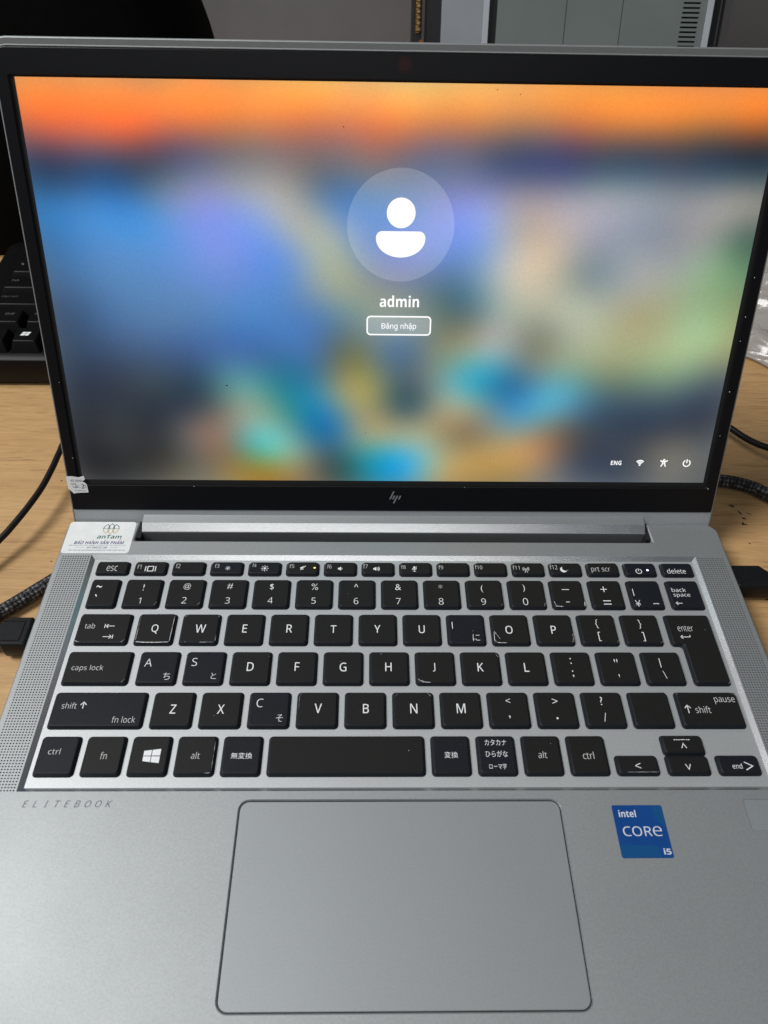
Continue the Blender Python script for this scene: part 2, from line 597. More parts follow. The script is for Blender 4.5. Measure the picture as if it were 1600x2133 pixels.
def icon(F, kind, cx, cy, w, h):
    hw, hh = w / 2, h / 2
    t = 0.38
    if kind == 'display':
        F.stroke([(cx - hw + 1.0, cy - hh), (cx + hw - 1.0, cy - hh), (cx + hw - 1.0, cy + hh), (cx - hw + 1.0, cy + hh), (cx - hw + 1.0, cy - hh)], t)
        for s in (-1, 1):
            F.stroke([(cx + s * hw, cy - hh - .1), (cx + s * hw, cy + hh + .1)], t)
    elif kind in ('sun', 'sun_small'):
        r = min(hw, hh)
        F.disc(cx, cy, r * .32, seg=12)
        for k in range(8):
            c, s = math.cos(k * math.pi / 4), math.sin(k * math.pi / 4)
            F.stroke([(cx + r * .5 * c, cy + r * .5 * s), (cx + r * c, cy + r * s)], .26 if kind == 'sun' else .2)
    elif kind in ('tab_left', 'tab_right'):
        s = -1 if kind == 'tab_left' else 1
        F.stroke([(cx + s * hw, cy - 1.0), (cx + s * hw, cy + 1.0)], .3)
        F.stroke([(cx - s * hw, cy), (cx + s * (hw - .5), cy)], .3)
        F.stroke([(cx + s * (hw - 1.5), cy + .9), (cx + s * (hw - .5), cy), (cx + s * (hw - 1.5), cy - .9)], .3)
    elif kind in ('arrow_left', 'return'):
        F.stroke([(cx - hw, cy), (cx + hw, cy)], .32)
        F.stroke([(cx - hw + .9, cy + .85), (cx - hw, cy), (cx - hw + .9, cy - .85)], .32)
        if kind == 'return':
            F.stroke([(cx + hw, cy - .16), (cx + hw, cy + 1.0)], .32)
    elif kind == 'arrow_up':
        F.stroke([(cx, cy - hh), (cx, cy + hh - .1)], .34)
        F.stroke([(cx - hw, cy + hh - 1.3), (cx, cy + hh), (cx + hw, cy + hh - 1.3)], .34)
    elif kind == 'caret_up':
        F.stroke([(cx - hw, cy - hh), (cx, cy + hh), (cx + hw, cy - hh)], .3)
    elif kind == 'caret_down':
        F.stroke([(cx - hw, cy + hh), (cx, cy - hh), (cx + hw, cy + hh)], .3)
    elif kind == 'caret_right':
        F.stroke([(cx - hw, cy + hh), (cx + hw, cy), (cx - hw, cy - hh)], .36)
    elif kind == 'bar':
        F.stroke([(cx - hw, cy), (cx + hw, cy)], .34)
    elif kind == 'vbar':
        F.stroke([(cx, cy - hh), (cx, cy + hh)], .3)
    elif kind == 'worn':
        x = cx - hw
        for k in range(7):
            ln = rnd.uniform(.5, .9)
            F.stroke([(x, cy + rnd.uniform(-.1, .1)), (x + ln, cy)], .28)
            x += ln + rnd.uniform(.1, .35)
    elif kind in ('mute', 'speaker_low', 'speaker_high'):
        x = cx - hw
        F.poly([(x, cy - .45), (x + .55, cy - .45), (x + 1.35, cy - 1.15), (x + 1.35, cy + 1.15), (x + .55, cy + .45), (x, cy + .45)])
        if kind == 'mute':
            F.stroke([(x + .1, cy - 1.2), (x + 2.4, cy + 1.3)], .3)
        for k in range(1 if kind == 'speaker_low' else 3 if kind == 'speaker_high' else 0):
            F.arc(x + 1.2, cy, .65 + .5 * k, .24, -48, 48, 8)
    elif kind == 'microphone':
        F.disc(cx, cy + .65, .52, .95, 16)
        F.arc(cx, cy + .5, .95, .22, 180, 360, 10)
        F.stroke([(cx, cy - .4), (cx, cy - 1.3)], .25)
        F.stroke([(cx - .7, cy - 1.35), (cx + .7, cy - 1.35)], .25)
        F.stroke([(cx - 1.15, cy - .55), (cx + 1.15, cy + 1.35)], .22)
    elif kind == 'antenna':
        F.stroke([(cx - .6, cy - hh), (cx, cy + .3), (cx + .6, cy - hh)], .24)
        F.stroke([(cx - .35, cy - .7), (cx + .35, cy - .7)], .2)
        F.disc(cx, cy + .4, .28, seg=10)
        for s in (0, 180):
            F.arc(cx, cy + .4, .85, .2, s - 45, s + 45, 8)
            F.arc(cx, cy + .4, 1.4, .2, s - 48, s + 48, 8)
    elif kind == 'moon':
        r = min(hw, hh)
        out = [(cx + r * math.cos(R(a)), cy + r * math.sin(R(a))) for a in range(110, 345, 12)]
        inn = [(cx + r * .55 + r * .95 * math.cos(R(a)), cy + r * .50 + r * .95 * math.sin(R(a))) for a in range(330, 125, -14)]
        F.poly(out + inn[::1])
    elif kind == 'power':
        r = min(hw, hh) * .9
        F.arc(cx, cy - .05, r, r * .26, 118, 422, 20)
        F.stroke([(cx, cy), (cx, cy + r * 1.15)], r * .26)
    elif kind == 'windows':
        # four panes, taller towards the right
        def q(xa, xb, ya, yb):
            def pt(x, y):
                return (cx - hw + x * w, cy + (y - .5) * h * (0.72 + .28 * x))
            F.poly([pt(xa, ya), pt(xb, ya), pt(xb, yb), pt(xa, yb)])
        for xa, xb in ((0, .46), (.50, 1)):
            for ya, yb in ((0, .47), (.53, 1)):
                q(xa, xb, ya, yb)


# ------------------------------------------------------------------ measured tables (mm)
LEGENDS = [
    ('esc', -129.27, 59.32, 4.98, 3.08),
    ('f1', -117.12, 60.36, 1.84, 2.6),
    ('#display', -111.85, 59.2, 4.55, 2.68),
    ('f2', -99.58, 60.91, 2.06, 2.59),
    ('f3', -81.88, 61.08, 2.07, 2.39),
    ('#sun_small', -76.82, 59.72, 2.36, 3.05),
    ('f4', -64.86, 61.48, 1.85, 2.1),
    ('#sun', -59.98, 59.7, 3.55, 4.56),
    ('~', -132.63, 48.94, 2.37, 1.58),
    ('`', -132.95, 44.01, 1.07, 1.55),
    ('!', -112.78, 48.55, 0.93, 3.4),
    ('1', -113.15, 41.34, 1.56, 3.13),
    ('@', -93.54, 49.11, 3.17, 3.49),
    ('2', -93.74, 41.53, 2.42, 3.38),
    ('#', -74.42, 49.32, 2.46, 3.2),
    ('3', -74.67, 41.49, 2.14, 3.37),
    ('$', -55.75, 49.02, 1.81, 3.37),
    ('4', -55.85, 41.64, 2.14, 3.19),
    ('tab', -131.54, 27.97, 4.4, 2.82),
    ('#tab_left', -123.11, 27.86, 4.13, 2.22),
    ('#tab_right', -122.87, 22.48, 4.16, 2.42),
    ('Q', -103.69, 26.37, 3.1, 4.8),
    ('W', -84.26, 26.65, 4.14, 4.27),
    ('E', -65.39, 26.69, 2.35, 4.26),
    ('R', -46.34, 26.73, 2.5, 4.25),
    ('caps lock', -127.54, 7.09, 13.18, 3.3),
    ('A', -103.16, 9.87, 3.66, 3.62),
    ('ち', -94.66, 3.51, 3.15, 3.28),
    ('S', -84.26, 10.2, 2.94, 3.76),
    ('と', -75.58, 3.67, 3.1, 2.81),
    ('D', -61.04, 7.94, 2.8, 4.25),
    ('F', -41.81, 7.96, 2.34, 4.24),
    ('f5', -47.65, 60.98, 2.23, 2.29),
    ('#mute', -42.42, 59.91, 2.59, 3.13),
    ('f6', -30.48, 60.82, 2.08, 2.38),
    ('#speaker_low', -25.28, 59.56, 2.45, 2.65),
    ('f7', -13.9, 60.98, 2.09, 2.57),
    ('#speaker_high', -8.65, 59.53, 3.34, 2.84),
    ('f8', 3.54, 60.58, 2.09, 2.19),
    ('#microphone', 8.57, 59.5, 2.38, 3.79),
    ('f9', 20.78, 60.55, 2.09, 2.38),
    ('f10', 38.21, 60.62, 3.44, 2.39),
    ('f11', 55.54, 60.5, 3.23, 2.4),
    ('%', -36.54, 49.17, 2.54, 3.55),
    ('5', -36.73, 41.47, 1.93, 3.27),
    ('^', -18.02, 49.92, 1.82, 1.82),
    ('6', -17.96, 41.31, 1.93, 3.35),
    ('&', 0.82, 49.07, 2.19, 3.28),
    ('7', 0.76, 41.32, 1.8, 3.27),
    ('*', 19.9, 49.46, 2.05, 2.1),
    ('8', 19.77, 41.24, 2.02, 3.54),
    ('(', 38.56, 48.29, 1.1, 4.2),
    ('9', 38.64, 41.21, 2.02, 3.38),
    ('T', -27.45, 26.48, 2.64, 3.99),
    ('Y', -8.59, 26.64, 2.79, 4.08),
    ('U', 10.51, 26.47, 2.65, 4.17),
    ('#vbar', 23.83, 28.67, 0.63, 3.54),
    ('に', 33.72, 22.38, 2.98, 3.29),
    ('O', 48.15, 26.3, 2.87, 4.2),
    ('G', -22.83, 7.78, 2.88, 4.31),
    ('H', -4.08, 7.84, 2.88, 4.24),
    ('J', 14.81, 7.74, 2.28, 4.17),
    ('K', 34.08, 7.75, 2.9, 4.18),
    ('#antenna', 59.96, 59.38, 3.15, 3.55),
    ('f12', 72.93, 60.86, 3.61, 2.61),
    ('#moon', 77.39, 59.45, 3.23, 3.57),
    ('prt scr', 94.59, 59.28, 9.02, 3.69),
    ('#power', 112.09, 58.74, 2.94, 3.42),
    ('delete', 129.55, 58.85, 8.9, 2.96),
    (')', 57.53, 48.67, 1.1, 4.32),
    ('0', 57.34, 41.26, 1.95, 3.75),
    ('#bar', 76.24, 47.96, 3.23, 0.74),
    ('#bar', 76.27, 41.1, 1.67, 0.81),
    ('+', 93.61, 48.16, 2.21, 3.07),
    ('=', 93.84, 40.88, 1.96, 2.26),
    ('#vbar', 106.75, 46.57, 0.96, 4.0),
    ('¥', 107.58, 40.52, 2.76, 3.46),
    ('#bar', 115.63, 40.37, 2.54, 0.73),
    ('back', 127.7, 48.0, 6.6, 2.3),
    ('space', 128.4, 44.75, 7.8, 2.2),
    ('#arrow_left', 126.06, 40.62, 2.91, 2.48),
    ('P', 67.45, 26.33, 2.67, 4.23),
    ('{', 86.73, 29.44, 1.63, 4.57),
    ('[', 86.81, 22.93, 1.26, 4.62),
    ('}', 105.63, 29.31, 1.63, 4.61),
    (']', 105.8, 22.88, 1.47, 4.66),
    ('enter', 124.97, 27.16, 6.94, 3.05),
    ('#return', 123.9, 22.75, 4.07, 2.48),
    ('L', 53.24, 7.65, 2.36, 4.28),
    (':', 72.16, 10.78, 0.89, 2.78),
    (';', 72.15, 4.52, 1.01, 3.33),
    ('"', 91.09, 10.88, 1.5, 1.52),
    ("'", 91.12, 3.77, 0.67, 1.32),
    ('#vbar', 109.6, 9.88, 1.16, 4.44),
    ('\\', 110.26, 4.24, 2.36, 3.55),
    ('shift', -130.46, -9.76, 5.99, 2.73),
    ('#arrow_up', -125.02, -9.61, 2.31, 2.88),
    ('fn lock', -107.91, -15.79, 9.32, 2.78),
    ('Z', -89.4, -11.35, 3.04, 4.08),
    ('X', -70.57, -11.39, 3.04, 4.13),
    ('ctrl', -131.03, -28.92, 4.61, 2.45),
    ('fn', -112.09, -30.69, 2.52, 2.95),
    ('#windows', -94.06, -30.85, 6.25, 5.66),
    ('alt', -77.6, -30.68, 3.35, 2.78),
    ('無変換', -60.22, -30.74, 8.24, 2.57),
    ('C', -55.49, -8.6, 3.32, 3.71),
    ('そ', -47.16, -15.2, 3.06, 3.04),
    ('V', -32.2, -11.02, 2.95, 4.24),
    ('B', -13.28, -11.15, 2.44, 4.15),
    ('N', 5.74, -11.12, 2.81, 4.4),
    ('M', 24.56, -11.08, 3.71, 4.34),
    ('<', 43.63, -7.71, 1.72, 1.92),
    (',', 43.59, -14.9, 0.81, 1.38),
    ('変換', 19.33, -30.53, 5.32, 2.62),
    ('カタカナ', 36.74, -25.48, 8.63, 2.54),
    ('ひらがな', 36.71, -30.11, 8.75, 2.64),
    ('ローマ字', 36.69, -35.15, 6.75, 2.29),
    ('>', 62.51, -7.87, 1.69, 2.28),
    ('.', 62.44, -15.39, 0.6, 0.88),
    ('?', 81.32, -7.8, 1.7, 3.67),
    ('/', 81.46, -14.96, 0.94, 3.71),
    ('#arrow_up', 115.51, -11.46, 2.37, 3.53),
    ('shift', 121.49, -11.65, 6.3, 3.16),
    ('pause', 131.44, -7.73, 8.55, 3.15),
    ('alt', 54.25, -30.58, 3.41, 2.87),
    ('ctrl', 71.75, -30.88, 4.38, 3.03),
    ('<', 89.89, -35.04, 1.92, 2.25),
    ('#caret_up', 109.41, -27.07, 1.89, 1.93),
    ('#worn', 109.17, -24.57, 6.11, 0.65),
    ('#caret_down', 109.0, -35.47, 1.92, 2.14),
    ('end', 127.78, -35.17, 3.86, 2.17),
    ('#caret_right', 132.25, -35.18, 2.89, 3.16),
]
DECK_MARKS = {
    'ELITEBOOK': (-120.85, -48.99, 32.37, 2.67),
}
BADGE_MARKS = {
    'intel': (81.66, -53.12, 6.57, 2.77),
    'CORe': (85.81, -59.45, 14.75, 3.82),
    'i5': (92.99, -66.48, 2.76, 2.32),
}
LABEL_MARKS = {
    'logo': (-135.15, 83.46, 8.2, 6.48),
    'anTam': (-134.84, 78.4, 11.71, 2.61),
    'BẢO HÀNH SẢN PHẨM': (-138.87, 75.06, 23.33, 2.58),
    'l1': (-139.23, 73.02, 27.07, 0.96),
    'l2': (-139.21, 71.7, 9.67, 1.12),
    'l3': (-138.96, 70.14, 26.58, 0.95),
}
SCREEN_MARKS = {
    'disc': (0.1, 113.76, 43.88, 44.32),
    'head': (0.13, 118.87, 11.64, 11.72),
    'body': (0.13, 106.66, 20.37, 10.31),
    'admin': (0.15, 83.54, 17.97, 5.28),
    'button': (0.1, 73.19, 29.19, 9.22),
    'Đăng nhập': (0.11, 72.74, 15.58, 3.29),
}
TRAY_MARKS = {
    'ENG': (103.78, 9.94, 5.71, 2.53),
    'wifi': (115.04, 10.17, 4.37, 3.04),
    'person': (126.28, 10.09, 4.0, 4.24),
    'power': (137.21, 10.07, 4.07, 4.08),
}
WALLPAPER = [
    (2,164,240,150,80), (30,163,255,152,78), (67,164,255,155,80), (96,163,255,170,85), (121,163,255,180,95), (149,162,255,190,105),
    (176,162,255,182,95), (204,163,255,165,80), (232,162,255,155,65), (260,162,250,145,65), (288,163,245,140,60), (1,156,240,130,65),
    (30,157,255,138,62), (57,156,255,140,65), (84,158,255,150,70), (112,158,255,160,75), (149,158,255,172,85), (177,159,250,165,85),
    (205,158,235,150,75), (223,158,250,150,65), (251,157,248,145,60), (289,158,240,130,50), (2,151,225,112,65), (16,151,240,112,60),
    (29,151,250,112,58), (43,150,250,110,58), (66,152,240,125,65), (93,152,235,135,75), (112,152,225,125,75), (140,152,240,135,75),
    (168,153,220,135,80), (192,153,195,130,85), (214,154,215,125,70), (243,154,232,135,65), (267,154,215,130,60), (290,154,215,120,55),
    (2,146,165,95,85), (19,145,190,100,85), (37,146,215,105,70), (56,146,170,100,90), (74,147,180,115,85), (102,146,170,115,95),
    (130,147,190,115,90), (149,148,200,120,85), (177,147,150,112,95), (196,147,120,100,95), (221,149,170,105,75), (243,149,170,110,70),
    (268,150,140,95,65), (291,150,130,80,50), (2,139,75,72,95), (17,138,72,70,95), (36,139,85,75,95), (55,139,80,75,100),
    (74,140,110,100,115), (93,140,135,118,118), (121,140,125,112,118), (149,141,125,108,118), (168,141,110,105,125), (187,140,75,82,112),
    (207,140,72,76,115), (225,142,80,75,90), (244,142,68,70,85), (269,142,55,62,75), (293,141,40,52,65), (2,132,50,70,100),
    (16,131,55,75,110), (39,132,65,78,105), (58,133,105,110,130), (77,132,140,140,150), (94,132,150,145,145), (111,133,120,115,115),
    (127,134,115,115,125), (148,133,112,116,135), (171,133,115,120,150), (194,133,90,95,125), (211,134,78,85,120), (234,134,85,105,120),
    (255,134,85,95,110), (275,135,70,85,100), (293,135,62,78,90), (2,123,48,110,165), (21,124,55,115,175), (40,125,60,110,165),
    (54,126,110,130,160), (69,124,135,145,205), (86,124,155,165,190), (100,126,165,165,165), (115,125,95,125,160), (125,123,85,130,185),
    (140,125,90,130,180), (158,125,115,135,190), (175,125,130,140,200), (192,126,140,140,165), (208,126,150,145,160), (227,128,135,145,155),
    (247,128,128,140,152), (266,128,120,130,140), (290,128,125,130,125), (2,116,55,120,180), (23,115,70,140,210), (43,115,75,145,215),
    (62,115,125,150,225), (76,115,130,155,232), (89,117,140,165,220), (99,117,170,175,180), (111,114,170,175,165), (121,117,120,150,190),
    (134,116,85,130,200), (148,114,100,140,215), (160,116,125,145,220), (179,118,145,165,235), (191,118,165,165,180), (201,113,185,170,160),
    (219,119,175,170,180), (232,119,165,165,180), (249,115,140,150,165), (264,119,150,150,155), (282,119,150,150,145), (295,119,130,132,125),
    (2,103,65,115,165), (21,101,80,135,195), (41,102,88,145,210), (61,102,110,150,225), (77,104,122,150,232), (93,106,115,155,225),
    (105,104,140,165,195), (118,102,170,180,160), (128,104,130,155,180), (146,99,115,130,190), (164,103,115,145,215), (176,105,115,150,215),
    (188,103,165,180,200), (200,103,205,190,170), (212,103,200,185,165), (223,96,140,150,150), (237,104,145,155,165), (251,102,155,160,165),
    (267,102,150,160,155), (281,104,130,155,130), (293,106,85,115,95), (291,111,80,105,95), (4,90,70,105,145), (23,88,80,125,175),
    (43,88,88,135,190), (66,88,100,140,205), (80,88,95,140,210), (94,89,90,140,210), (108,89,120,150,180), (120,89,155,165,150),
    (136,89,140,150,145), (153,87,120,135,145), (165,91,90,120,145), (177,91,100,135,165), (189,92,170,180,175), (202,90,200,190,170),
    (216,92,175,175,155), (225,92,145,155,150), (243,90,160,165,160), (263,92,160,170,150), (278,96,140,170,135), (292,95,110,145,110),
    (3,76,62,85,115), (23,74,70,105,150), (44,72,80,118,165), (64,72,75,120,175), (85,72,70,125,190), (99,73,75,125,190),
    (114,77,90,130,170), (124,77,110,140,150), (147,79,140,150,140), (161,77,115,130,125), (172,79,85,110,110), (184,79,125,145,150),
    (194,78,165,175,160), (205,71,140,145,130), (219,80,180,185,165), (234,78,175,180,155), (249,78,170,165,130), (265,78,165,175,135),
    (283,74,160,190,140), (292,80,145,160,115), (4,59,55,72,95), (23,59,58,78,108), (44,59,62,88,125), (63,60,65,100,150),
    (82,60,65,110,165), (99,60,60,115,165), (111,62,75,115,160), (122,64,95,110,105), (130,60,115,120,90), (141,65,105,130,150),
    (151,63,85,115,140), (166,65,130,140,120), (176,67,140,140,115), (189,65,160,175,175), (204,65,130,135,120), (215,61,140,150,130),
    (230,63,165,175,145), (247,63,165,170,130), (268,61,165,185,140), (280,66,165,190,145), (293,62,150,155,115), (4,46,48,58,75),
    (26,46,50,60,75), (49,49,52,72,92), (62,47,55,85,105), (73,49,85,140,150), (86,49,70,135,150), (98,47,40,125,150),
    (107,51,50,115,150), (118,49,110,130,120), (128,49,150,145,90), (137,41,150,145,95), (147,50,80,105,115), (152,38,65,90,95),
    (162,50,120,135,125), (171,48,100,165,175), (180,49,65,165,185), (192,50,50,140,175), (199,46,45,110,160), (212,52,115,150,150),
    (219,46,85,160,180), (233,50,115,145,130), (255,53,130,150,120), (276,53,125,150,125), (292,51,95,105,105), (3,31,45,50,58),
    (26,31,47,53,60), (43,31,50,56,66), (57,35,70,75,82), (70,36,115,125,115), (79,40,120,160,150), (85,33,135,165,145),
    (96,36,60,140,140), (104,36,30,135,165), (111,36,45,130,175), (122,36,115,145,140), (133,36,145,145,105), (143,34,125,130,110),
    (152,34,80,105,110), (165,36,150,150,125), (178,36,150,160,140), (191,37,90,140,160), (202,39,60,140,185), (211,39,85,165,195),
    (224,41,90,160,185), (235,39,70,110,130), (255,37,60,80,95), (277,37,58,72,88), (292,37,62,70,82), (2,17,42,44,50),
    (24,17,48,50,52), (42,17,60,60,60), (53,24,110,100,95), (57,15,115,103,92), (71,19,130,125,105), (78,24,120,165,155),
    (85,21,95,190,190), (88,16,95,190,170), (97,24,115,165,155), (106,27,40,125,155), (116,26,28,110,165), (124,22,90,135,150),
    (135,25,155,155,120), (148,25,155,160,130), (159,25,165,165,130), (170,25,145,135,105), (181,25,140,125,95), (194,27,130,145,140),
    (205,32,85,150,180), (214,27,130,135,125), (225,28,95,105,105), (241,28,58,72,88), (263,25,58,66,78), (288,23,75,80,85),
    (7,4,44,44,46), (29,5,56,56,54), (49,5,100,95,82), (63,7,125,110,85), (74,5,150,130,70), (86,10,130,150,100),
    (88,4,150,130,60), (101,10,140,150,120), (117,8,60,85,85), (126,10,50,110,115), (135,10,35,150,170), (146,12,50,160,205),
    (155,10,80,175,210), (162,8,140,180,170), (171,6,175,160,110), (182,13,180,150,95), (195,13,185,150,90), (206,16,190,150,100),
    (218,13,150,120,95), (229,11,85,85,90), (241,9,58,68,85), (260,6,75,82,90), (272,14,108,105,98), (286,11,108,108,105),
    (293,3,95,98,98), (196,1,160,135,85),
]

# ------------------------------------------------------------------ the setting: desk and wall
desk = empty('desk')
tag(desk, 'light oak laminate desk under the open laptop', 'desk')
mb = MB()
mb.box(-650, 650, -330, 640, -25, 0)
mb.build('desk_top', M['wood'], desk)
for x, y in ((-600, -280), (600, -280), (-600, 590), (600, 590)):
    mb = MB()
    mb.box(x - 25, x + 25, y - 25, y + 25, -735, -25.5)
    mb.build('leg', M['wood'], desk)


def stain(x, y, pts, w0, w1):
    F = Flat(0.12)
    P = [(x + a, y + b) for a, b in pts]
    F.stroke(P, w0, w1)
    F.build('stain', M['stain'], desk)


def chip(x, y, r_, sx=1.0, ang=0.0, n=9):
    F = Flat(0.12)
    P = []
    for k in range(n):
        q, rr = 2 * math.pi * k / n, r_ * rnd.uniform(.55, 1.25)
        u, v = rr * math.cos(q) * sx, rr * math.sin(q)
        P.append((x + u * math.cos(ang) - v * math.sin(ang), y + u * math.sin(ang) + v * math.cos(ang)))
    F.poly(P)
    F.build('stain', M['stain'], desk)


chip(178.6, 114.9, 1.0, 1.9, -.35)
chip(181.4, 110.2, .55, 3.4, -1.0)
chip(185.8, 109.4, .35, 5.0, -.35)
chip(182.2, 106.0, .75, 1.7, -.3)
chip(180.4, 102.4, .7, 1.9, 1.25)
chip(181.6, 101.9, .5, 1.6, -.2)
for x_, y_, r_ in ((179.6, 89.0, .4), (204, 93, .35), (176, 54, .5), (178.5, 30, .45), (-176, 131, .35), (-166, 76, .4)):
    chip(x_, y_, r_, 1.5, .3)

wall = MB()
wall.box(-900, 900, 640.5, 660, -760, 900)
tag(wall.build('wall', M['wall']), kind='structure')

# ------------------------------------------------------------------ the laptop: base
laptop = empty('laptop')
tag(laptop, 'open silver laptop showing a colourful sign-in screen, standing on the oak desk', 'laptop')

X0, X1, YF, YR = -156.2, 156.4, -122.0, 88.0
TOP = DZ + 1.5
outline = [(X0, YF), (X1, YF), (X1, YR), (122.4, YR), (122.9, 76.3), (-122.9, 76.3), (-122.2, YR), (X0, YR)]
radii = [8, 8, 6, .8, 1.4, 1.4, .8, 4]


def ring(inset, z):
    return lift(rounded(outline, inset, [max(.2, q - inset) for q in radii], 6), z)


recess_out, recess_in = rect(-140.65, 140.9, -44.4, 67.6), rect(-138.9, 139.1, -42.5, 65.6)
pad_rect = rect(-59.3, 58.3, -114.5, -47.5)
reader_rect = rect(125.6, 138.0, -59.3, -47.8)
PITCH = 1.15
grille_l = rect(-153.2 - PITCH / 2, -141.7 + PITCH / 2, -44.6, -44.6 + 97 * PITCH)
grille_r = rect(141.9 - PITCH / 2, 153.4 + PITCH / 2, -44.6, -44.6 + 97 * PITCH)

mb = MB()
mb.plate([[p[:2] for p in ring(.7, 0)], recess_out, rounded(pad_rect, 0, 4.0, 6), rounded(reader_rect, 0, .8, 3), grille_l, grille_r], TOP)
mb.rings([ring(5, 2.2), ring(1.5, 3.6), ring(0, 8.0), ring(0, TOP - .75), ring(.2, TOP - .25), ring(.7, TOP)], cap0=True)
base = mb.build('base', M['alu'], laptop)

mb = MB()
mb.rings([lift(recess_out, TOP), lift(recess_in, DZ)], smooth=False)
mb.build('recess_bevel', M['alu_cut'], base)
mb = MB()
mb.plate([recess_in], DZ)
mb.build('keyboard_tray', M['alu_tray'], base)

# perforated speaker strips, each hole a real opening over a dark chamber
for g in (grille_l, grille_r):
    mb = MB()
    x0, x1, y0, y1 = g[0][0], g[1][0], g[0][1], g[2][1]
    nx, ny, q = round((x1 - x0) / PITCH), round((y1 - y0) / PITCH), PITCH / 2
    sq = [(q, 0), (q, q), (0, q), (-q, q), (-q, 0), (-q, -q), (0, -q), (q, -q)]
    oc = [(.34 * math.cos(k * math.pi / 4), .30 * math.sin(k * math.pi / 4)) for k in range(8)]
    for i in range(nx):
        for j in range(ny):
            cx, cy = x0 + (i + .5) * PITCH, y0 + (j + .5) * PITCH
            mb.rings([[(cx + a, cy + b, TOP - .01) for a, b in sq], [(cx + a, cy + b, TOP - .01) for a, b in oc],
                      [(cx + a, cy + b, TOP - .6) for a, b in oc]], smooth=False)
    gr = mb.build('speaker_grille', M['alu'], laptop)
    mb = MB()
    mb.plate([g], TOP - .62)
    mb.build('speaker_chamber', M['black_gap'], gr)

# touchpad in its bright chamfered opening
mb = MB()
mb.rings([lift(rounded(pad_rect, 0, 4.0, 6), TOP), lift(rounded(pad_rect, .45, 3.55, 6), TOP - .40)], smooth=False)
mb.rings([lift(rounded(pad_rect, .45, 3.55, 6), TOP - .40), lift(rounded(pad_rect, .45, 3.55, 6), TOP - 1.2)], smooth=False)
mb.build('touchpad_chamfer', M['alu_cut'], base)
mb = MB()
mb.plate([rounded(pad_rect, .5, 3.4, 6)], TOP - 1.1)
mb.build('touchpad_gap', M['black_gap'], base)
mb = MB()
mb.rings([lift(rounded(pad_rect, .8, 3.2, 6), TOP - 1.05), lift(rounded(pad_rect, .8, 3.2, 6), TOP - .35), lift(rounded(pad_rect, 1.0, 3.0, 6), TOP - .25)], cap1=True)
mb.build('touchpad', M['alu_pad'], laptop)

mb = MB()
mb.rings([lift(rounded(reader_rect, 0, .8, 3), TOP), lift(rounded(reader_rect, .25, .6, 3), TOP - .35)], smooth=False)
mb.plate([rounded(reader_rect, .25, .6, 3)], TOP - .34)
mb.build('fingerprint_reader', M['reader'], laptop)

for y in (-108, 70):
    mb = MB()
    o = rect(-110, 110, y - 5, y + 5)
    mb.rings([lift(rounded(o, 1, 3, 5), 0), lift(rounded(o, 0, 4, 5), .8), lift(rounded(o, 0, 4, 5), 2.6)], cap0=True)
    mb.build('rubber_foot', M['rubber'], laptop)

F = Flat(TOP + .03)
cx, cy, w, h = DECK_MARKS['ELITEBOOK']
word = 'ELITEBOOK'
for i, ch in enumerate(word):
    F.text(ch, cx - w / 2 + 1.1 + i * (w - 2.4) / (len(word) - 1), cy, h * .92, aspect=.95, bold=-.004, slant=.24)
F.build('deck_lettering', M['deck_print'], laptop)

# ------------------------------------------------------------------ keys
KEY_H = 1.6
_keymesh = {}


def key_outline(w, d):
    return rect(-w / 2, w / 2, -d / 2, d / 2)


def key_mesh(pts, sig, tall=KEY_H):
    if sig not in _keymesh:
        m_ = MB()
        spec_ = [(-.25, .03, 1.6), (.0, .08, 1.4), (.30, tall * .60, 1.25), (.50, tall * .82, 1.15), (.75, tall * .96, 1.05), (1.05, tall, .9)]  # lowest ring is a black skirt that paints gap shade round the key
        m_.rings([lift(rounded(pts, i, r, 4), z) for i, z, r in spec_], cap1=True)
        _keymesh[sig] = m_.mesh('key')
        _keymesh[sig].materials.append(M['key'])
        s_ = MB()
        s_.rings([lift(rounded(pts, .80, .9, 3), tall - .03), lift(rounded(pts, .82, .88, 3), tall + .09), lift(rounded(pts, .95, .75, 3), tall + .12)], cap1=True)
        _keymesh[sig + ('s',)] = s_.mesh('key_sticker')
        _keymesh[sig + ('s',)].materials.append(M['key_sticker'])
    return _keymesh[sig], _keymesh[sig + ('s',)]


KEYS = []                       # (x0, x1, y0, y1, object, has sticker)


def add_key(x, w, y, d, sticker, pts=None, sig=None, tilt=0.0, dz=0.0):
    w, d = round(w, 1), round(d, 1)
    sig = sig or (w, d)
    me, st = key_mesh(pts or key_outline(w, d), sig)
    o = link_mesh('key', me, None, laptop, (x + w / 2, y + d / 2, DZ + dz), (tilt, 0, 0))
    if sticker:
        link_mesh('key_sticker', st, None, o, (rnd.uniform(-.12, .12), rnd.uniform(-.10, .14), 0), (0, 0, rnd.uniform(-.010, .010)))
    KEYS.append((x, x + w, y, y + d, o, sticker))
    return o


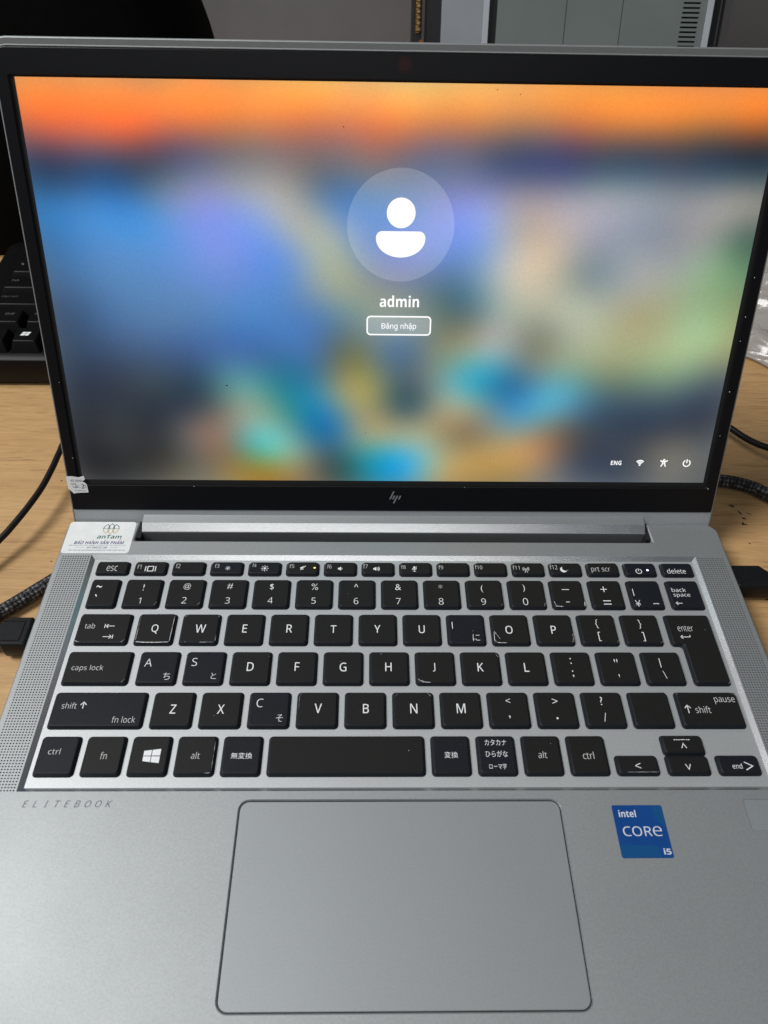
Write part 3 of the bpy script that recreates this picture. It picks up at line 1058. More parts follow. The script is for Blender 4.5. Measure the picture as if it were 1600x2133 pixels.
D = 15.7
for i in range(16):                                                             # function row
    add_key(-136.7 + 17.31 * i, 14.9, 56.35, 7.6, i not in (3, 4, 14, 15))
add_key(-136.7, 13.0, 38.0, D, True)
for i in range(10):
    add_key(-121.0 + 19.05 * i, 16.3, 38.0, D, True)
for x, s in ((69.4, True), (87.1, True), (104.8, False), (122.8, False)):
    add_key(x, 14.8, 38.0, D, s)
add_key(-136.9, 22.4, 19.05, D, True)
for i in range(12):
    add_key(-111.75 + 19.05 * i, 16.3, 19.05, D, i != 7)
add_key(-137.0, 26.7, 0, D, True)
for i in range(12):
    add_key(-107.1 + 19.05 * i, 16.3, 0, D, i not in (0, 1))
enter = [(-5.15, -17.4), (9.85, -17.4), (9.85, 17.4), (-9.85, 17.4), (-9.85, 1.6), (-5.15, 1.6)]
add_key(117.4, 19.7, -.05, 34.8, True, enter, ('enter',))
add_key(-137.2, 36.6, -19.05, D, False)
for i in range(11):
    add_key(-97.8 + 19.05 * i, 16.3, -19.05, D, i != 2)
add_key(111.9, 25.4, -19.05, D, True)
for i in range(5):
    add_key(-137.2 + 17.38 * i, 14.9, -38.3, 15.9, i not in (0, 4))
add_key(-50.3, 59.6, -38.3, 15.9, True)
for i in range(4):
    add_key(11.9 + 17.5 * i, 14.8, -38.3, 15.9, i > 1)
add_key(81.9, 16.2, -38.3, 7.8, True)
add_key(101.3, 16.3, -30.35, 7.95, True, dz=.12)
add_key(101.3, 16.3, -38.3, 7.75, True)
add_key(120.7, 16.2, -38.3, 7.8, False)

marks = {}
for body, x, y, w, h in LEGENDS:
    for k, (x0, x1, y0, y1, o, s) in enumerate(KEYS):
        if x0 - .4 <= x <= x1 + .4 and y0 - .4 <= y <= y1 + .4:
            break
    else:
        print('NO KEY FOR', body, x, y)
        continue
    z = KEY_H + (.15 if s else .03)
    cx, cy = x - o.location.x / S, y - o.location.y / S
    thin = body in 'esc tab caps lock f1 f2 f3 f4 f5 f6 f7 f8 f9 f10 f11 f12 prt scr ctrl alt fn shift pause enter'.split() or body in ('caps lock', 'prt scr', 'fn lock')
    F = marks.setdefault((k, thin), Flat(z))
    if body.startswith('#') and len(body) > 1:
        icon(F, body[1:], cx, cy, w, h)
    elif len(body) > 1:
        F.text(body, cx, cy, h * .96, w=w * .97, bold=-.010 if thin else -.004)
    else:
        big = s and body.isalpha()
        if body in '~`':
            F.text(body, cx, cy, h * .8, w=w, bold=.0)
        else:
            F.text(body, cx, cy, h * (.96 if big else 1), aspect=.84 if big else .94, bold=.0 if big else -.012)
for (k, thin), F in marks.items():
    F.build('legend', M['legend_thin'] if thin else M['legend'], KEYS[k][4])


def key_at(x, y):
    for q in KEYS:
        if q[0] <= x <= q[1] and q[2] <= y <= q[3]:
            return q


def glint(x, y, lines, w=.26, bright=False):
    """pale lifted rim of a clear key sticker, in fractions of the key"""
    x0, x1, y0, y1, o, s = key_at(x, y)
    mb_ = MB()
    W, H = x1 - x0, y1 - y0
    for pts in lines:
        P = []
        for (ax, ay), (bx, by) in zip(pts, pts[1:]):
            n = 8
            for k in range(n):
                P.append(((ax + (bx - ax) * k / n - .5) * W, (ay + (by - ay) * k / n - .5) * H))
        P.append(((pts[-1][0] - .5) * W, (pts[-1][1] - .5) * H))
        rings = []
        for i, p in enumerate(P):
            a, b = Vector(P[max(i - 1, 0)]), Vector(P[min(i + 1, len(P) - 1)])
            t = (b - a).normalized()
            nn = Vector((-t.y, t.x))
            ww = w * .8 * rnd.uniform(.3, 1.0) * min(1, .25 + .5 * min(i, len(P) - 1 - i))
            c = Vector(p)
            zt = KEY_H + .16 + rnd.uniform(0, .10)
            l, r_ = c + nn * ww * .5, c - nn * ww * .5
            rings.append([(l.x, l.y, KEY_H + .02), (c.x, c.y, zt), (r_.x, r_.y, KEY_H + .02)])
        mb_.rings(rings, closed=False)
    mb_.build('peeling_film', M['film_bright' if bright else 'film'], o)


glint(-104, 27, [[(.06, .90), (.05, .10)], [(.07, .06), (.5, .045), (.92, .06)], [(.94, .07), (.955, .93)], [(.12, .955), (.85, .965)]], .36)
glint(-104, 27, [[(.08, .055), (.3, .045), (.6, .045), (.90, .055)], [(.93, .06), (.95, .9)], [(.055, .12), (.06, .5)]], .5, True)
glint(-84, 27, [[(.94, .07), (.95, .28)], [(.55, .05), (.9, .055)], [(.05, .86), (.14, .955)], [(.93, .95), (.96, .86)]], .40)
glint(48, 27, [[(.06, .40), (.05, .12), (.12, .05), (.36, .045)], [(.06, .42), (.20, .16)]], .40, True)
glint(15, 7, [[(.05, .15), (.13, .06), (.36, .045)], [(.12, .10), (.20, .07)]], .5, True)
glint(5, -10, [[(.86, .955), (.95, .84)], [(.06, .84), (.14, .955)]], .3)
glint(-40, -10, [[(.045, .5), (.05, .88), (.12, .95)]], .22)
glint(-78, -30, [[(.95, .10), (.955, .85)], [(.80, .045), (.94, .06)]], .34)
glint(90, -34, [[(.22, .10), (.95, .11)]], .32)
glint(-126, 27, [[(.90, .05), (.96, .14)], [(.02, .10), (.12, .045)]], .4)
glint(-126, 7, [[(.92, .045), (.965, .14)]], .4)
glint(-113, 45, [[(.88, .06), (.95, .17)]], .45)
glint(-94, 45, [[(.88, .06), (.95, .17)]], .40)
glint(38, 45, [[(.92, .05), (.96, .14)]], .36)
glint(58, 45, [[(.92, .05), (.96, .18)]], .45)
glint(76, 45, [[(.05, .22), (.09, .06), (.30, .045)], [(.96, .05), (.965, .2)]], .45, True)
glint(68, 27, [[(.95, .06), (.965, .34)], [(.90, .05), (.95, .15)]], .42)
glint(86, 27, [[(.93, .05), (.97, .14)]], .3)
glint(106, 27, [[(.9, .045), (.97, .10)]], .3)
glint(34, 7, [[(.9, .96), (.965, .8)]], .3)
glint(-5, 7, [[(.28, .93), (.31, .86)]], .3)
glint(132, 5, [[(.93, .01), (.975, .03)]], .4)
glint(125, -10, [[(.90, .96), (.97, .88)], [(.02, .9), (.06, .96)]], .25)

for x, y, m_ in ((-37.2, 60.0, 'led_amber'), (116.2, 59.2, 'led_blue')):
    q = key_at(x, y)
    F = Flat(KEY_H + .16)
    F.disc(x - q[4].location.x / S, y - q[4].location.y / S, .48, .42, 12)
    F.build('indicator_light', M[m_], q[4])

# ------------------------------------------------------------------ hinge and lid
mb = MB()
prof = [(91.2, 4.4), (85.5, 3.9), (82.1, 1.35), (81.9, 1.1), (82.0, -5.5), (91.0, -5.5)]
mb.rings([[(x, y, z + DZ) for y, z in prof] for x in (-120.4, 120.7)], cap0=True, cap1=True, smooth=False)
hinge = mb.build('hinge_bar', M['alu'], laptop)
mb = MB()
mb.box(-124.5, 124.5, 75.0, 91.0, DZ - 8, DZ - 6)
mb.build('hinge_well', M['black_gap'], hinge)
for s in (-1, 1):
    mb = MB()
    mb.box(s * 120.75 - .25 if s > 0 else -122.6, 122.75 if s > 0 else -120.45, 78.5, 90.5, DZ - 6, DZ + .9)
    mb.build('hinge_gap_shade', M['black_gap'], hinge)  # black blocks filling the gaps at the bar's ends, standing in for shade
mb = MB()
mb.face([(-120.4, 82.13, DZ + 1.40), (120.7, 82.13, DZ + 1.40), (120.7, 85.45, DZ + 3.92), (-120.4, 85.45, DZ + 3.92)])
mb.build('hinge_facet', M['alu_cut'], hinge)

LID_LOC, LID_ROT = (0, 96.871, 21.137 + DZ), (1.19443, 0, 0)
LID_TOP = 178.7
lr = [1.5, 1.5, 6.0, 6.0]


def lring(inset, z, drop=0.0):
    return lift(rounded(rect(-154.2 + inset, 154.2 - inset, -26.0 + inset, LID_TOP - drop), 0, [max(.4, q - inset) for q in lr], 6), z)


mb = MB()
mb.plate([[p[:2] for p in lring(.6, 0, 3.3)]], -.9)
mb.rings([lring(.6, -.9, 3.3), lring(.6, .05, 3.3), lring(.4, .2, 3.0), lring(.12, .05, 2.7), lring(.05, -.02, .7), lring(0, -.5, .15), lring(0, -1.2, .0), lring(0, -3.6, .0), lring(.5, -4.6, .5), lring(1.6, -5.2, 1.6)][::-1], cap0=True)
lid = mb.build('lid', M['alu'], laptop, LID_LOC, LID_ROT)

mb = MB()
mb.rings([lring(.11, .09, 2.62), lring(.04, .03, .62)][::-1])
mb.build('rim_shade_band', M['antenna'], lid)  # band added over the aluminium rim to take down its lamp shine
mb = MB()
mb.box(-153.5, 153.5, -25.0, -15.55, -.85, .02)
mb.build('lid_chin', M['chin'], lid)

bo, bi = rect(-153.6, 153.6, -15.45, 175.3), rect(-149.0, 148.9, -2.5, 166.0)
br, ir = [1.2, 1.2, 5, 5], [.5] * 4


def bl(inset, z):
    return lift(rounded(bo, inset, [q - inset for q in br], 6), z)


def il(inset, z):
    return lift(rounded(bi, inset, [q for q in ir], 2), z)


mb = MB()
mb.plate([[p[:2] for p in bl(.35, 0)], [p[:2] for p in il(-.30, 0)]], .42)
mb.rings([bl(0, -.5), bl(0, .25), bl(.35, .42)])
mb.rings([il(-.30, .42), il(0, .28), il(0, -.6)])
mb.build('bezel', M['bezel'], lid)
mb = MB()
mb.plate([rect(-149.5, 149.5, -3.2, 166.6)], -.50)
mb.build('panel_border', M['black_gap'], lid)

F = Flat(.47)
F.disc(.3, 171.2, 2.1, seg=28)
F.arc(.3, 171.2, 2.75, .35)
F.build('webcam_lens', M['lens'], lid)
F = Flat(.46)
F.disc(.3, 171.2, 1.0, seg=20)
F.disc(-34.6, 171.3, .42, seg=12)
F.disc(-14, 171.0, .22, seg=10)
F.build('microphone_hole', M['black_gap'], lid)

# maker's mark on the lower bezel: four slanted strokes
F = Flat(.47)
k = 5.75 / 490.0


def sl(xb, yb, xt, yt, wd=64):
    c = lambda x, y: ((x - 772) * k, -8.2 + (648 - y) * 6.3 / 590)
    F.poly([c(xb - wd / 2, yb), c(xb + wd / 2, yb), c(xt + wd / 2, yt), c(xt - wd / 2, yt)])


sl(565, 738, 715, 352)
sl(683, 738, 752, 555)
sl(716, 938, 868, 555)
sl(920, 740, 994, 562)
F.build('maker_emblem', M['grey_mark'], lid)

# torn warranty label wrapped round the left edge of the lid
torn = [(-154.2, 1.8), (-151.5, 1.9), (-148.5, 1.4), (-145.9, 2.1), (-145.6, .4), (-146.4, -.2), (-146.9, -.9), (-146.0, -1.2), (-145.1, -2.2), (-144.9, -6.3), (-149.8, -6.5), (-151.9, -6.9), (-152.5, -6.0), (-153.3, -5.2), (-154.2, -4.3)]
mb = MB()
mb.rings([lift(torn[::-1], .44), lift(torn[::-1], .58)], cap1=True, smooth=False)
mb.face([(-154.26, 1.8, .58), (-154.26, -4.3, .58), (-154.26, -3.4, -3.4), (-154.26, 1.2, -3.6)])
tl = mb.build('torn_label', M['paper'], laptop, LID_LOC, LID_ROT)
F = Flat(.61)
F.text('ẢO HÀNH', -149.7, -.1, 1.5, w=5.6, bold=.01)
F.text('Date', -151.2, -1.9, .8, w=2.2, bold=.01)
F.text('AN TÂM SẠCH', -148.6, -5.4, .75, w=5.2, bold=.01)
F.build('label_print', M['grey_print'], tl)
F = Flat(.62)
F.arc(-151.0, -3.1, .7, .22, 150, 390, 12)
F.stroke([(-150.2, -2.4), (-150.1, -3.8), (-149.4, -3.6), (-149.3, -2.6)], .22)
F.stroke([(-148.7, -3.9), (-148.4, -3.6)], .3)
F.stroke([(-147.8, -2.4), (-146.7, -2.2), (-147.0, -3.2), (-147.8, -4.2), (-146.6, -4.1)], .24)
F.arc(-146.2, -3.3, .65, .2, 0, 330, 12)
F.build('handwriting', M['purple_print'], tl)

# ------------------------------------------------------------------ the lit screen
import numpy as np
WP = np.array(WALLPAPER, float)


SIG = 13.0


def kernel(ax, ay, bx, by):
    return np.exp(-(((ax[:, None] - bx[None]) / SIG) ** 2 + ((ay[:, None] - by[None]) / (SIG * .8)) ** 2) / 2)


WK = kernel(WP[:, 0], WP[:, 1], WP[:, 0], WP[:, 1])
WMEAN = WP[:, 2:].mean(0)
WCOEF = np.linalg.solve(WK + .07 * np.eye(len(WP)), WP[:, 2:] - WMEAN)


def pixels(xs, ys, mixw=0.0):
    c = (kernel(np.asarray(xs, float) + 147, np.asarray(ys, float), WP[:, 0], WP[:, 1]) @ WCOEF + WMEAN) / 255
    c = np.clip(c, .1, 1)
    c = c * (1 - mixw) + mixw
    lin = np.where(c <= .04045, c / 12.92, ((c + .055) / 1.055) ** 2.4)
    return np.concatenate([lin, np.ones((len(lin), 1))], 1)


def paint(o, mixw=0.0):
    me = o.data
    co = np.zeros(len(me.vertices) * 3)
    me.vertices.foreach_get('co', co)
    co = co.reshape(-1, 3) / S
    at = me.attributes.new('pixels', 'FLOAT_COLOR', 'POINT')
    at.data.foreach_set('color', pixels(co[:, 0], co[:, 1], mixw).ravel())


mb = MB()
nx, ny = 120, 70
mb.rings([[(-147 + 294 * i / nx, 165.4 * j / ny, -.42) for i in range(nx + 1)] for j in range(ny + 1)], closed=False)
screen = mb.build('screen', M['screen'], laptop, LID_LOC, LID_ROT)
paint(screen)

cx, cy, w, h = SCREEN_MARKS['disc']
mb = MB()
mb.rings([[(cx + 22 * r_ * math.cos(2 * math.pi * k / 72), cy + 22 * r_ * math.sin(2 * math.pi * k / 72), -.36) for k in range(72)] for r_ in (1, .8, .6, .4, .2, .02)], cap1=True)
paint(mb.build('avatar_disc', M['screen'], screen), .17)
cx, cy, w, h = SCREEN_MARKS['head']
F = Flat(-.32)
F.disc(cx, cy, 5.85, seg=48)
F.build('avatar_head', M['lit_white'], screen)
cx, cy, w, h = SCREEN_MARKS['body']
F = Flat(-.32)
top = [(cx + w / 2 - 2.6 + 2.6 * math.cos(R(a)), cy + h / 2 - 2.6 + 2.6 * math.sin(R(a))) for a in range(0, 91, 10)]
low = [(cx + w / 2 * math.cos(R(a)), cy + h / 2 - 2.8 + (h - 2.8) * math.sin(R(a))) for a in range(-178, 0, 6)]
F.poly(top + [(2 * cx - x, y) for x, y in reversed(top)] + low)
F.build('avatar_shoulders', M['lit_white'], screen)
cx, cy, w, h = SCREEN_MARKS['admin']
F = Flat(-.32)
F.text('admin', cx, cy, 4.9, w=16.8, heavy=True)
F.build('user_name', M['lit_white'], screen)
cx, cy, w, h = SCREEN_MARKS['button']
bt = rect(cx - 14.0, cx + 14.0, cy - 4.2, cy + 4.2)
mb = MB()
lp = rounded(bt, .4, 1.4, 6)
mb.rings([lift(lp, -.36), [(cx + (x - cx) * .5, cy + (y - cy) * .5, -.36) for x, y in lp]], cap1=True)
paint(mb.build('button_fill', M['screen'], screen), .24)
F = Flat(-.32)
F.poly(rounded(bt, 0, 1.8, 6), [rounded(bt, .62, 1.2, 6)])
F.build('button_outline', M['lit_white'], screen)
cx, cy, w, h = SCREEN_MARKS['Đăng nhập']
F = Flat(-.32)
F.text('Dăng nhập', cx, cy, h, w=w * .96, bold=.008)
F.stroke([(cx - w * .485, cy + .35), (cx - w * .485 + 1.3, cy + .35)], .3)
F.build('button_text', M['lit_white'], screen)
cx, cy, w, h = TRAY_MARKS['ENG']
F = Flat(-.32)
F.text('ENG', cx, cy, 2.2, w=5.0, heavy=True)
F.build('language_text', M['lit_white'], screen)
cx, cy, w, h = TRAY_MARKS['wifi']
F = Flat(-.32)
F.disc(cx, cy - 1.25, .45, seg=12)
for k in range(3):
    F.arc(cx, cy - 1.3, .95 + .72 * k, .52, 45, 135, 12)
F.build('wireless_icon', M['lit_white'], screen)
cx, cy, w, h = TRAY_MARKS['person']
F = Flat(-.32)
F.arc(cx, cy + 1.35, .42, .36, 0, 360, 14)
F.stroke([(cx - 1.75, cy + 1.15), (cx - .6, cy + .6), (cx + .6, cy + .6), (cx + 1.75, cy + 1.15)], .62)
F.stroke([(cx - .45, cy + .75), (cx - .5, cy - .5), (cx - 1.1, cy - 1.9)], .55)
F.stroke([(cx + .45, cy + .75), (cx + .5, cy - .5), (cx + 1.1, cy - 1.9)], .55)
F.stroke([(cx - .5, cy - .45), (cx + .5, cy - .45)], .35)
F.build('accessibility_icon', M['lit_white'], screen)
cx, cy, w, h = TRAY_MARKS['power']
F = Flat(-.32)
F.arc(cx, cy - .1, 1.6, .52, 120, 420, 26)
F.stroke([(cx, cy), (cx, cy + 1.9)], .52)
F.build('power_icon', M['lit_white'], screen)

# dust caught along the bezel
mb = MB()
for x, y, r_ in [(150.3, 95, .22), (150.0, 78.5, .34), (150.0, 68, .2), (150.1, 45, .36), (149.9, 24, .2), (149.6, -2.9, .32), (-149.6, 11, .26), (-149.8, 47, .18), (-95, -3.0, .2), (33, -2.8, .18)]:
    n = 6
    lo = [(x + r_ * rnd.uniform(.6, 1.2) * math.cos(2 * math.pi * k / n), y + r_ * rnd.uniform(.6, 1.2) * math.sin(2 * math.pi * k / n), .44) for k in range(n)]
    mb.rings([lo, [(x + (a - x) * .4, y + (b - y) * .4, .62) for a, b, _ in lo]], cap1=True, smooth=False)
tag(mb.build('dust', M['dust'], laptop, LID_LOC, LID_ROT), kind='stuff')
F = Flat(-.30)
for x, y, r_ in [(-23, 150, .28), (-76, 46, .40), (36, 163.5, .25), (45, 162.0, .22), (-14, 24, .25)]:
    F.disc(x, y, r_, r_ * .8, 7)
tag(F.build('screen_dirt', M['black_gap'], screen), kind='stuff')

mb = MB()
for k in range(46):
    x, y, r_ = rnd.uniform(-150, 150), rnd.uniform(-118, 66), rnd.uniform(.06, .15)
    q = key_at(x, y)
    z = DZ + KEY_H + .13 if q else (DZ + .01 if (-138 < x < 138 and -42 < y < 65) else TOP + .01)
    if not q and -62 < x < 61 and y < -45:
        z = TOP - .24
    n, ph = 5, rnd.uniform(0, 6)
    lo = [(x + r_ * rnd.uniform(.5, 1.6) * math.cos(2 * math.pi * j / n + ph), y + r_ * rnd.uniform(.5, 1.6) * math.sin(2 * math.pi * j / n + ph), z) for j in range(n)]
    mb.rings([lo, [(x, y, z + .08)] * n], smooth=False)
tag(mb.build('dust', M['dust'], laptop), kind='stuff')

# ------------------------------------------------------------------ stickers on the deck
mb = MB()
bo_ = rect(76.5, 94.9, -68.7, -50.0)
mb.rings([lift(rounded(bo_, 0, .7, 3), TOP + .01), lift(rounded(bo_, .05, .65, 3), TOP + .10)], cap1=True, smooth=False)
badge = mb.build('processor_badge', M['blue'], laptop)
F = Flat(TOP + .12)
F.poly([(91.2, -50.15), (94.7, -50.15), (94.7, -58.6), (91.2, -55.0)])
F.poly([(76.7, -64.0), (90.2, -64.6), (90.6, -68.5), (76.7, -68.5)])
F.build('badge_tint', M['blue_teal'], badge)
F = Flat(TOP + .15)
for wd, bo2 in (('intel', .0), ('CORe', .004), ('i5', .0)):
    cx, cy, w, h = BADGE_MARKS[wd]
    if wd == 'CORe':
        F.text('COR', cx - w * .125, cy, h * .9, w=w * .70, bold=-.002)
        F.text('e', cx + w * .365, cy, h * .9, w=w * .22, bold=-.012)
        continue
    F.text(wd, cx, cy, h * .93, w=w * .95, heavy=True)
F.build('badge_lettering', M['silver_print'], badge)

mb = MB()
so = rect(-155.3, -123.8, 68.3, 87.85)
mb.rings([lift(rounded(so, 0, 1.6, 4), TOP + .01), lift(rounded(so, .06, 1.5, 4), TOP + .12)], cap1=True, smooth=False)
lab = mb.build('warranty_label', M['paper'], laptop)
cx, cy, w, h = LABEL_MARKS['logo']
F = Flat(TOP + .14)
G = Flat(TOP + .14)
for dx, hh in ((-2.2, 2.7), (0, 3.2), (2.2, 2.7)):
    tilt = dx * .25
    up = [(cx + dx - 1.45 + .0, cy), (cx + dx * 1.0 - 1.15, cy + hh * .55), (cx + dx - tilt * .3, cy + hh), (cx + dx + 1.15, cy + hh * .55), (cx + dx + 1.45, cy)]
    F.stroke(up, .34)
    G.stroke([(x, 2 * cy - y - .1) for x, y in up], .32)
F.stroke([(cx - 3.9, cy), (cx + 3.9, cy)], .22)
cx, cy, w, h = LABEL_MARKS['anTam']
F.text('anTam', cx, cy, h * .9, w=w * .97, heavy=True, slant=.12)
F.build('label_logo', M['green_print'], lab)
G.build('label_logo_reflection', M['gold_print'], lab)
F = Flat(TOP + .14)
cx, cy, w, h = LABEL_MARKS['BẢO HÀNH SẢN PHẨM']
F.text('BAO HANH SAN PHAM', cx, cy - .35, h * .72, w=w * .98, heavy=True, slant=.15)
for fx, dy in ((.10, 0), (.355, 0), (.60, 0), (.885, .1), (.905, .35)):
    F.stroke([(cx + (fx - .5) * w, cy + .85 + dy), (cx + (fx - .5) * w + .5, cy + 1.2 + dy)], .28)
F.build('label_title', M['purple_print'], lab)
F = Flat(TOP + .14)
for kx, tx in (('l1', 'SỬA PHÒNG MÁY TÍNH, CAMERA, LINH KIỆN MÁY TÍNH, DỊCH VỤ CNTT'), ('l2', 'SDT: 0968.221.398'), ('l3', 'TRA CỨU TẠI QUANGNINHANTAM.COM HOẶC QUÉT MÃ QR')):
    cx, cy, w, h = LABEL_MARKS[kx]
    F.text(tx, cx, cy, h, w=w * .98, slant=.12, bold=.0 if kx == 'l1' else .02)
cx, cy, w, h = LABEL_MARKS['l2']
for s in (-1, 1):
    F.stroke([(cx + s * 5.6, cy), (cx + s * 9.8, cy)], .12)
F.build('label_small_print', M['grey_print'], lab)

# ------------------------------------------------------------------ plugs and cables


def plug(name, outline_, z0, z1, label, side):
    root = empty(name, (sum(p[0] for p in outline_) / len(outline_), sum(p[1] for p in outline_) / len(outline_), z0))
    ox, oy = root.location.x / S, root.location.y / S
    pts = [(x - ox, y - oy) for x, y in outline_]
    m_ = MB()
    hgt = z1 - z0
    m_.rings([lift(rounded(pts, 1.4, .5, 4), 0), lift(rounded(pts, .3, 1.0, 4), 1.2), lift(rounded(pts, 0, 1.2, 4), hgt * .45), lift(rounded(pts, .3, 1.0, 4), hgt - 1.0), lift(rounded(pts, 1.2, .6, 4), hgt)], cap0=True, cap1=True)
    m_.build('housing', M['plug'], root)
    xs = sorted(p[0] for p in pts)
    ys = sorted(p[1] for p in pts)
    return root, ox, oy


pl, ox, oy = plug('cable_plug', [(-158.6, 20.9), (-158.6, 36.2), (-169.4, 36.2), (-172.6, 33.0), (-196, 32.6), (-196, 24.2), (-172.6, 23.8), (-169.4, 20.9)], 1.4, 11.4, '', -1)
tag(pl, 'black moulded cable plug pushed into the left side of the laptop', 'plug')
for (x0, x1, y0, y1) in ((-171.0, -162.2, 33.1, 33.7), (-171.0, -162.2, 23.3, 23.9), (-162.4, -161.8, 23.6, 33.4)):
    mb = MB()
    mb.box(x0 - ox, x1 - ox, y0 - oy, y1 - oy, 9.9, 10.35)
    mb.build('ridge', M['plug'], pl)
mb = MB()
mb.box(-158.7 - ox, -154.5 - ox, 22.5 - oy, 34.5 - oy, 3.6, 7.6)
mb.build('connector', M['grey_mark'], pl)
tail = tube('cable_tail', [(-195 - ox, 28.4 - oy, 5.0), (-215 - ox, 28 - oy, 4.4), (-250 - ox, 22 - oy, 8.0), (-300 - ox, 10 - oy, 2.0), (-420 - ox, -60 - oy, 2.0), (-645 - ox, -120 - oy, 2.0)], 2.4, M['rubber'], pl)

pr, ox, oy = plug('cable_plug', [(158.2, 53.2), (178.0, 53.2), (196.0, 54.6), (196.0, 63.0), (175.6, 63.2), (172.4, 66.7), (158.2, 66.7)], 1.4, 11.4, '', 1)
tag(pr, 'black cable plug pushed into the right side of the laptop', 'plug')
mb = MB()
mb.box(154.6 - ox, 158.4 - ox, 55 - oy, 65 - oy, 3.6, 7.6)
mb.build('connector', M['grey_mark'], pr)
tube('cable_tail', [(195 - ox, 59 - oy, 5.0), (215 - ox, 60 - oy, 3.6), (250 - ox, 66 - oy, 2.2), (320 - ox, 60 - oy, 1.6), (450 - ox, 90 - oy, 1.6), (645 - ox, 60 - oy, 1.6)], 2.6, M['rubber'], pr)

o = tube('power_cable', [(-645, -230, 3.6), (-450, -130, 3.6), (-300, -35, 3.6), (-240, -8, 3.6), (-205, 21, 3.6), (-179, 43.0, 3.7), (-170.3, 50.8, 4.0), (-162.5, 57.8, 4.6), (-157.5, 62.0, 5.2)], 3.4, M['braid'], n=20, uv=True)
tag(o, 'thick braided black cable running up to the left edge of the laptop', 'cable')
o = tube('power_cable', [(120, 133, 3.6), (150, 132, 3.7), (175.4, 129.2, 4.4), (184.4, 126.6, 5.0), (192.0, 122.6, 5.2), (197.5, 118.2, 5.0), (235, 92, 3.8), (330, 40, 3.6), (450, -20, 3.6), (645, -60, 3.6)], 3.5, M['braid'], n=20, uv=True)
tag(o, 'thick braided black cable coming out behind the lid on the right', 'cable')
o = tube('thin_cable', [(-150, 188, 4), (-165, 172, 9), (-174.5, 150, 12.5), (-175.6, 139, 13), (-176.0, 128.0, 13), (-177.6, 114.2, 12.5), (-180.8, 101.0, 12), (-185.2, 89.0, 11), (-189.0, 81.3, 10), (-204, 56, 6), (-240, 10, 9), (-262, -15, 9.5), (-300, -60, 2.0), (-420, -180, 1.8), (-645, -290, 1.8)], 1.6, M['rubber'])
tag(o, 'thin black cable arching over the desk left of the screen', 'cable')
o = tube('thin_cable', [(150, 215, 3), (172, 192, 6), (187.5, 172, 8.6), (191.8, 165.8, 9), (195.6, 160.2, 9), (200.6, 155.2, 8.8), (207.2, 151.4, 8.4), (230, 143, 6), (330, 120, 2.2), (450, 140, 2.0), (645, 110, 2.0)], 1.8, M['rubber'])
tag(o, 'thin black cable curving over the desk right of the screen', 'cable')

# ------------------------------------------------------------------ desktop keyboard behind the laptop on the left
kb = empty('desktop_keyboard', (-40, 277, 0))
tag(kb, 'black full-size desktop keyboard behind the laptop on the left', 'keyboard')
mb = MB()
ko = rect(-224, 224, -66, 72)
mb.rings([lift(rounded(ko, 2.5, 6, 5), .5), lift(rounded(ko, .5, 8, 5), 2.5), lift(rounded(ko, 0, 8, 5), 17.5), lift(rounded(ko, .8, 7.4, 5), 18.8), lift(rounded(ko, 8, 5, 5), 19.4)], cap0=True, cap1=True)
mb.build('case', M['desk_kb'], kb)


def tall_key(w):
    m_ = MB()
    pts = rect(-w / 2, w / 2, -9, 9)
    top_ = rect(-w / 2 + 2.6, w / 2 - 2.6, -5.6, 6.8)
    m_.rings([lift(rounded(pts, 0, 1.0, 3), 0), lift(rounded(top_, -.5, 1.6, 3), 7.2), lift(rounded(top_, 0, 1.2, 3), 7.9)], cap1=True)
    me = m_.mesh('key')
    me.materials.append(M['desk_kb'])
    return me


_tk = {}


def kb_key(x, y, w, text_=None, dx=-2.5, dy=2.0, h=2.4, tw=None):
    if w not in _tk:
        _tk[w] = tall_key(w)
    k_ = link_mesh('key', _tk[w], None, kb, (x + 40, y - 277, 18.4))
    if text_:
        F_ = Flat(8.0)
        if text_ == 'flag':
            for ax in (0, 1):
                for ay in (0, 1):
                    q = [(ax * 2.5 - 2.4, ay * 1.9 - 1.9), (ax * 2.5 - .2, ay * 1.9 - 1.9), (ax * 2.5 - .2, ay * 1.9 - .25), (ax * 2.5 - 2.4, ay * 1.9 - .25)]
                    F_.poly([(a + dx + b * .25, b + dy) for a, b in q])
            F_.build('legend', M['legend'], k_)
        else:
            F_.text(text_, dx, dy, h, w=tw, slant=.2)
            F_.build('legend', M['desk_kb_print'], k_)
    return k_


rows = [(226.0, -236.0, [23.5, 19, 23.5] + [94], ['ctrl', 'flag', 'Alt', None]),
        (245.5, -235.0, [27, 19, 19, 19, 19, 19, 19], ['Shift', 'Z', 'X', 'C', 'V', 'B', 'N']),
        (264.5, -231.0, [33, 19, 19, 19, 19, 19, 19], ['Caps Lock', 'A', 'S', 'D', 'F', 'G', 'H']),
        (283.5, -233.5, [28, 19, 19, 19, 19, 19, 19], ['Tab', 'Q', 'W', 'E', 'R', 'T', 'Y']),
        (302.5, -238.0, [19, 19, 19, 19, 19, 19, 19], ['`', '1', '2', '3', '4', '5', '6']),
        (331.0, -238.0, [19, 19, 19, 19, 19, 19, 19], ['Esc', None, None, None, None, None, None])]
for y, xc, ws, tx in rows:
    x = xc - ws[0] / 2
    for w_, t_ in zip(ws, tx):
        if t_ == 'flag':
            kb_key(x + w_ / 2, y, w_ - 1, t_, -.5, 1.0)
        elif t_ in ('Shift', 'Caps Lock', 'Tab', 'Esc', 'ctrl', 'Alt'):
            kb_key(x + w_ / 2, y, w_ - 1, t_, {'Shift': 4, 'Caps Lock': -6, 'Tab': -6, 'Esc': -3}.get(t_, 0), 2.2, 2.2)
        else:
            kb_key(x + w_ / 2, y, w_ - 1, t_, -3.0, 3.0, 2.4)
        x += w_

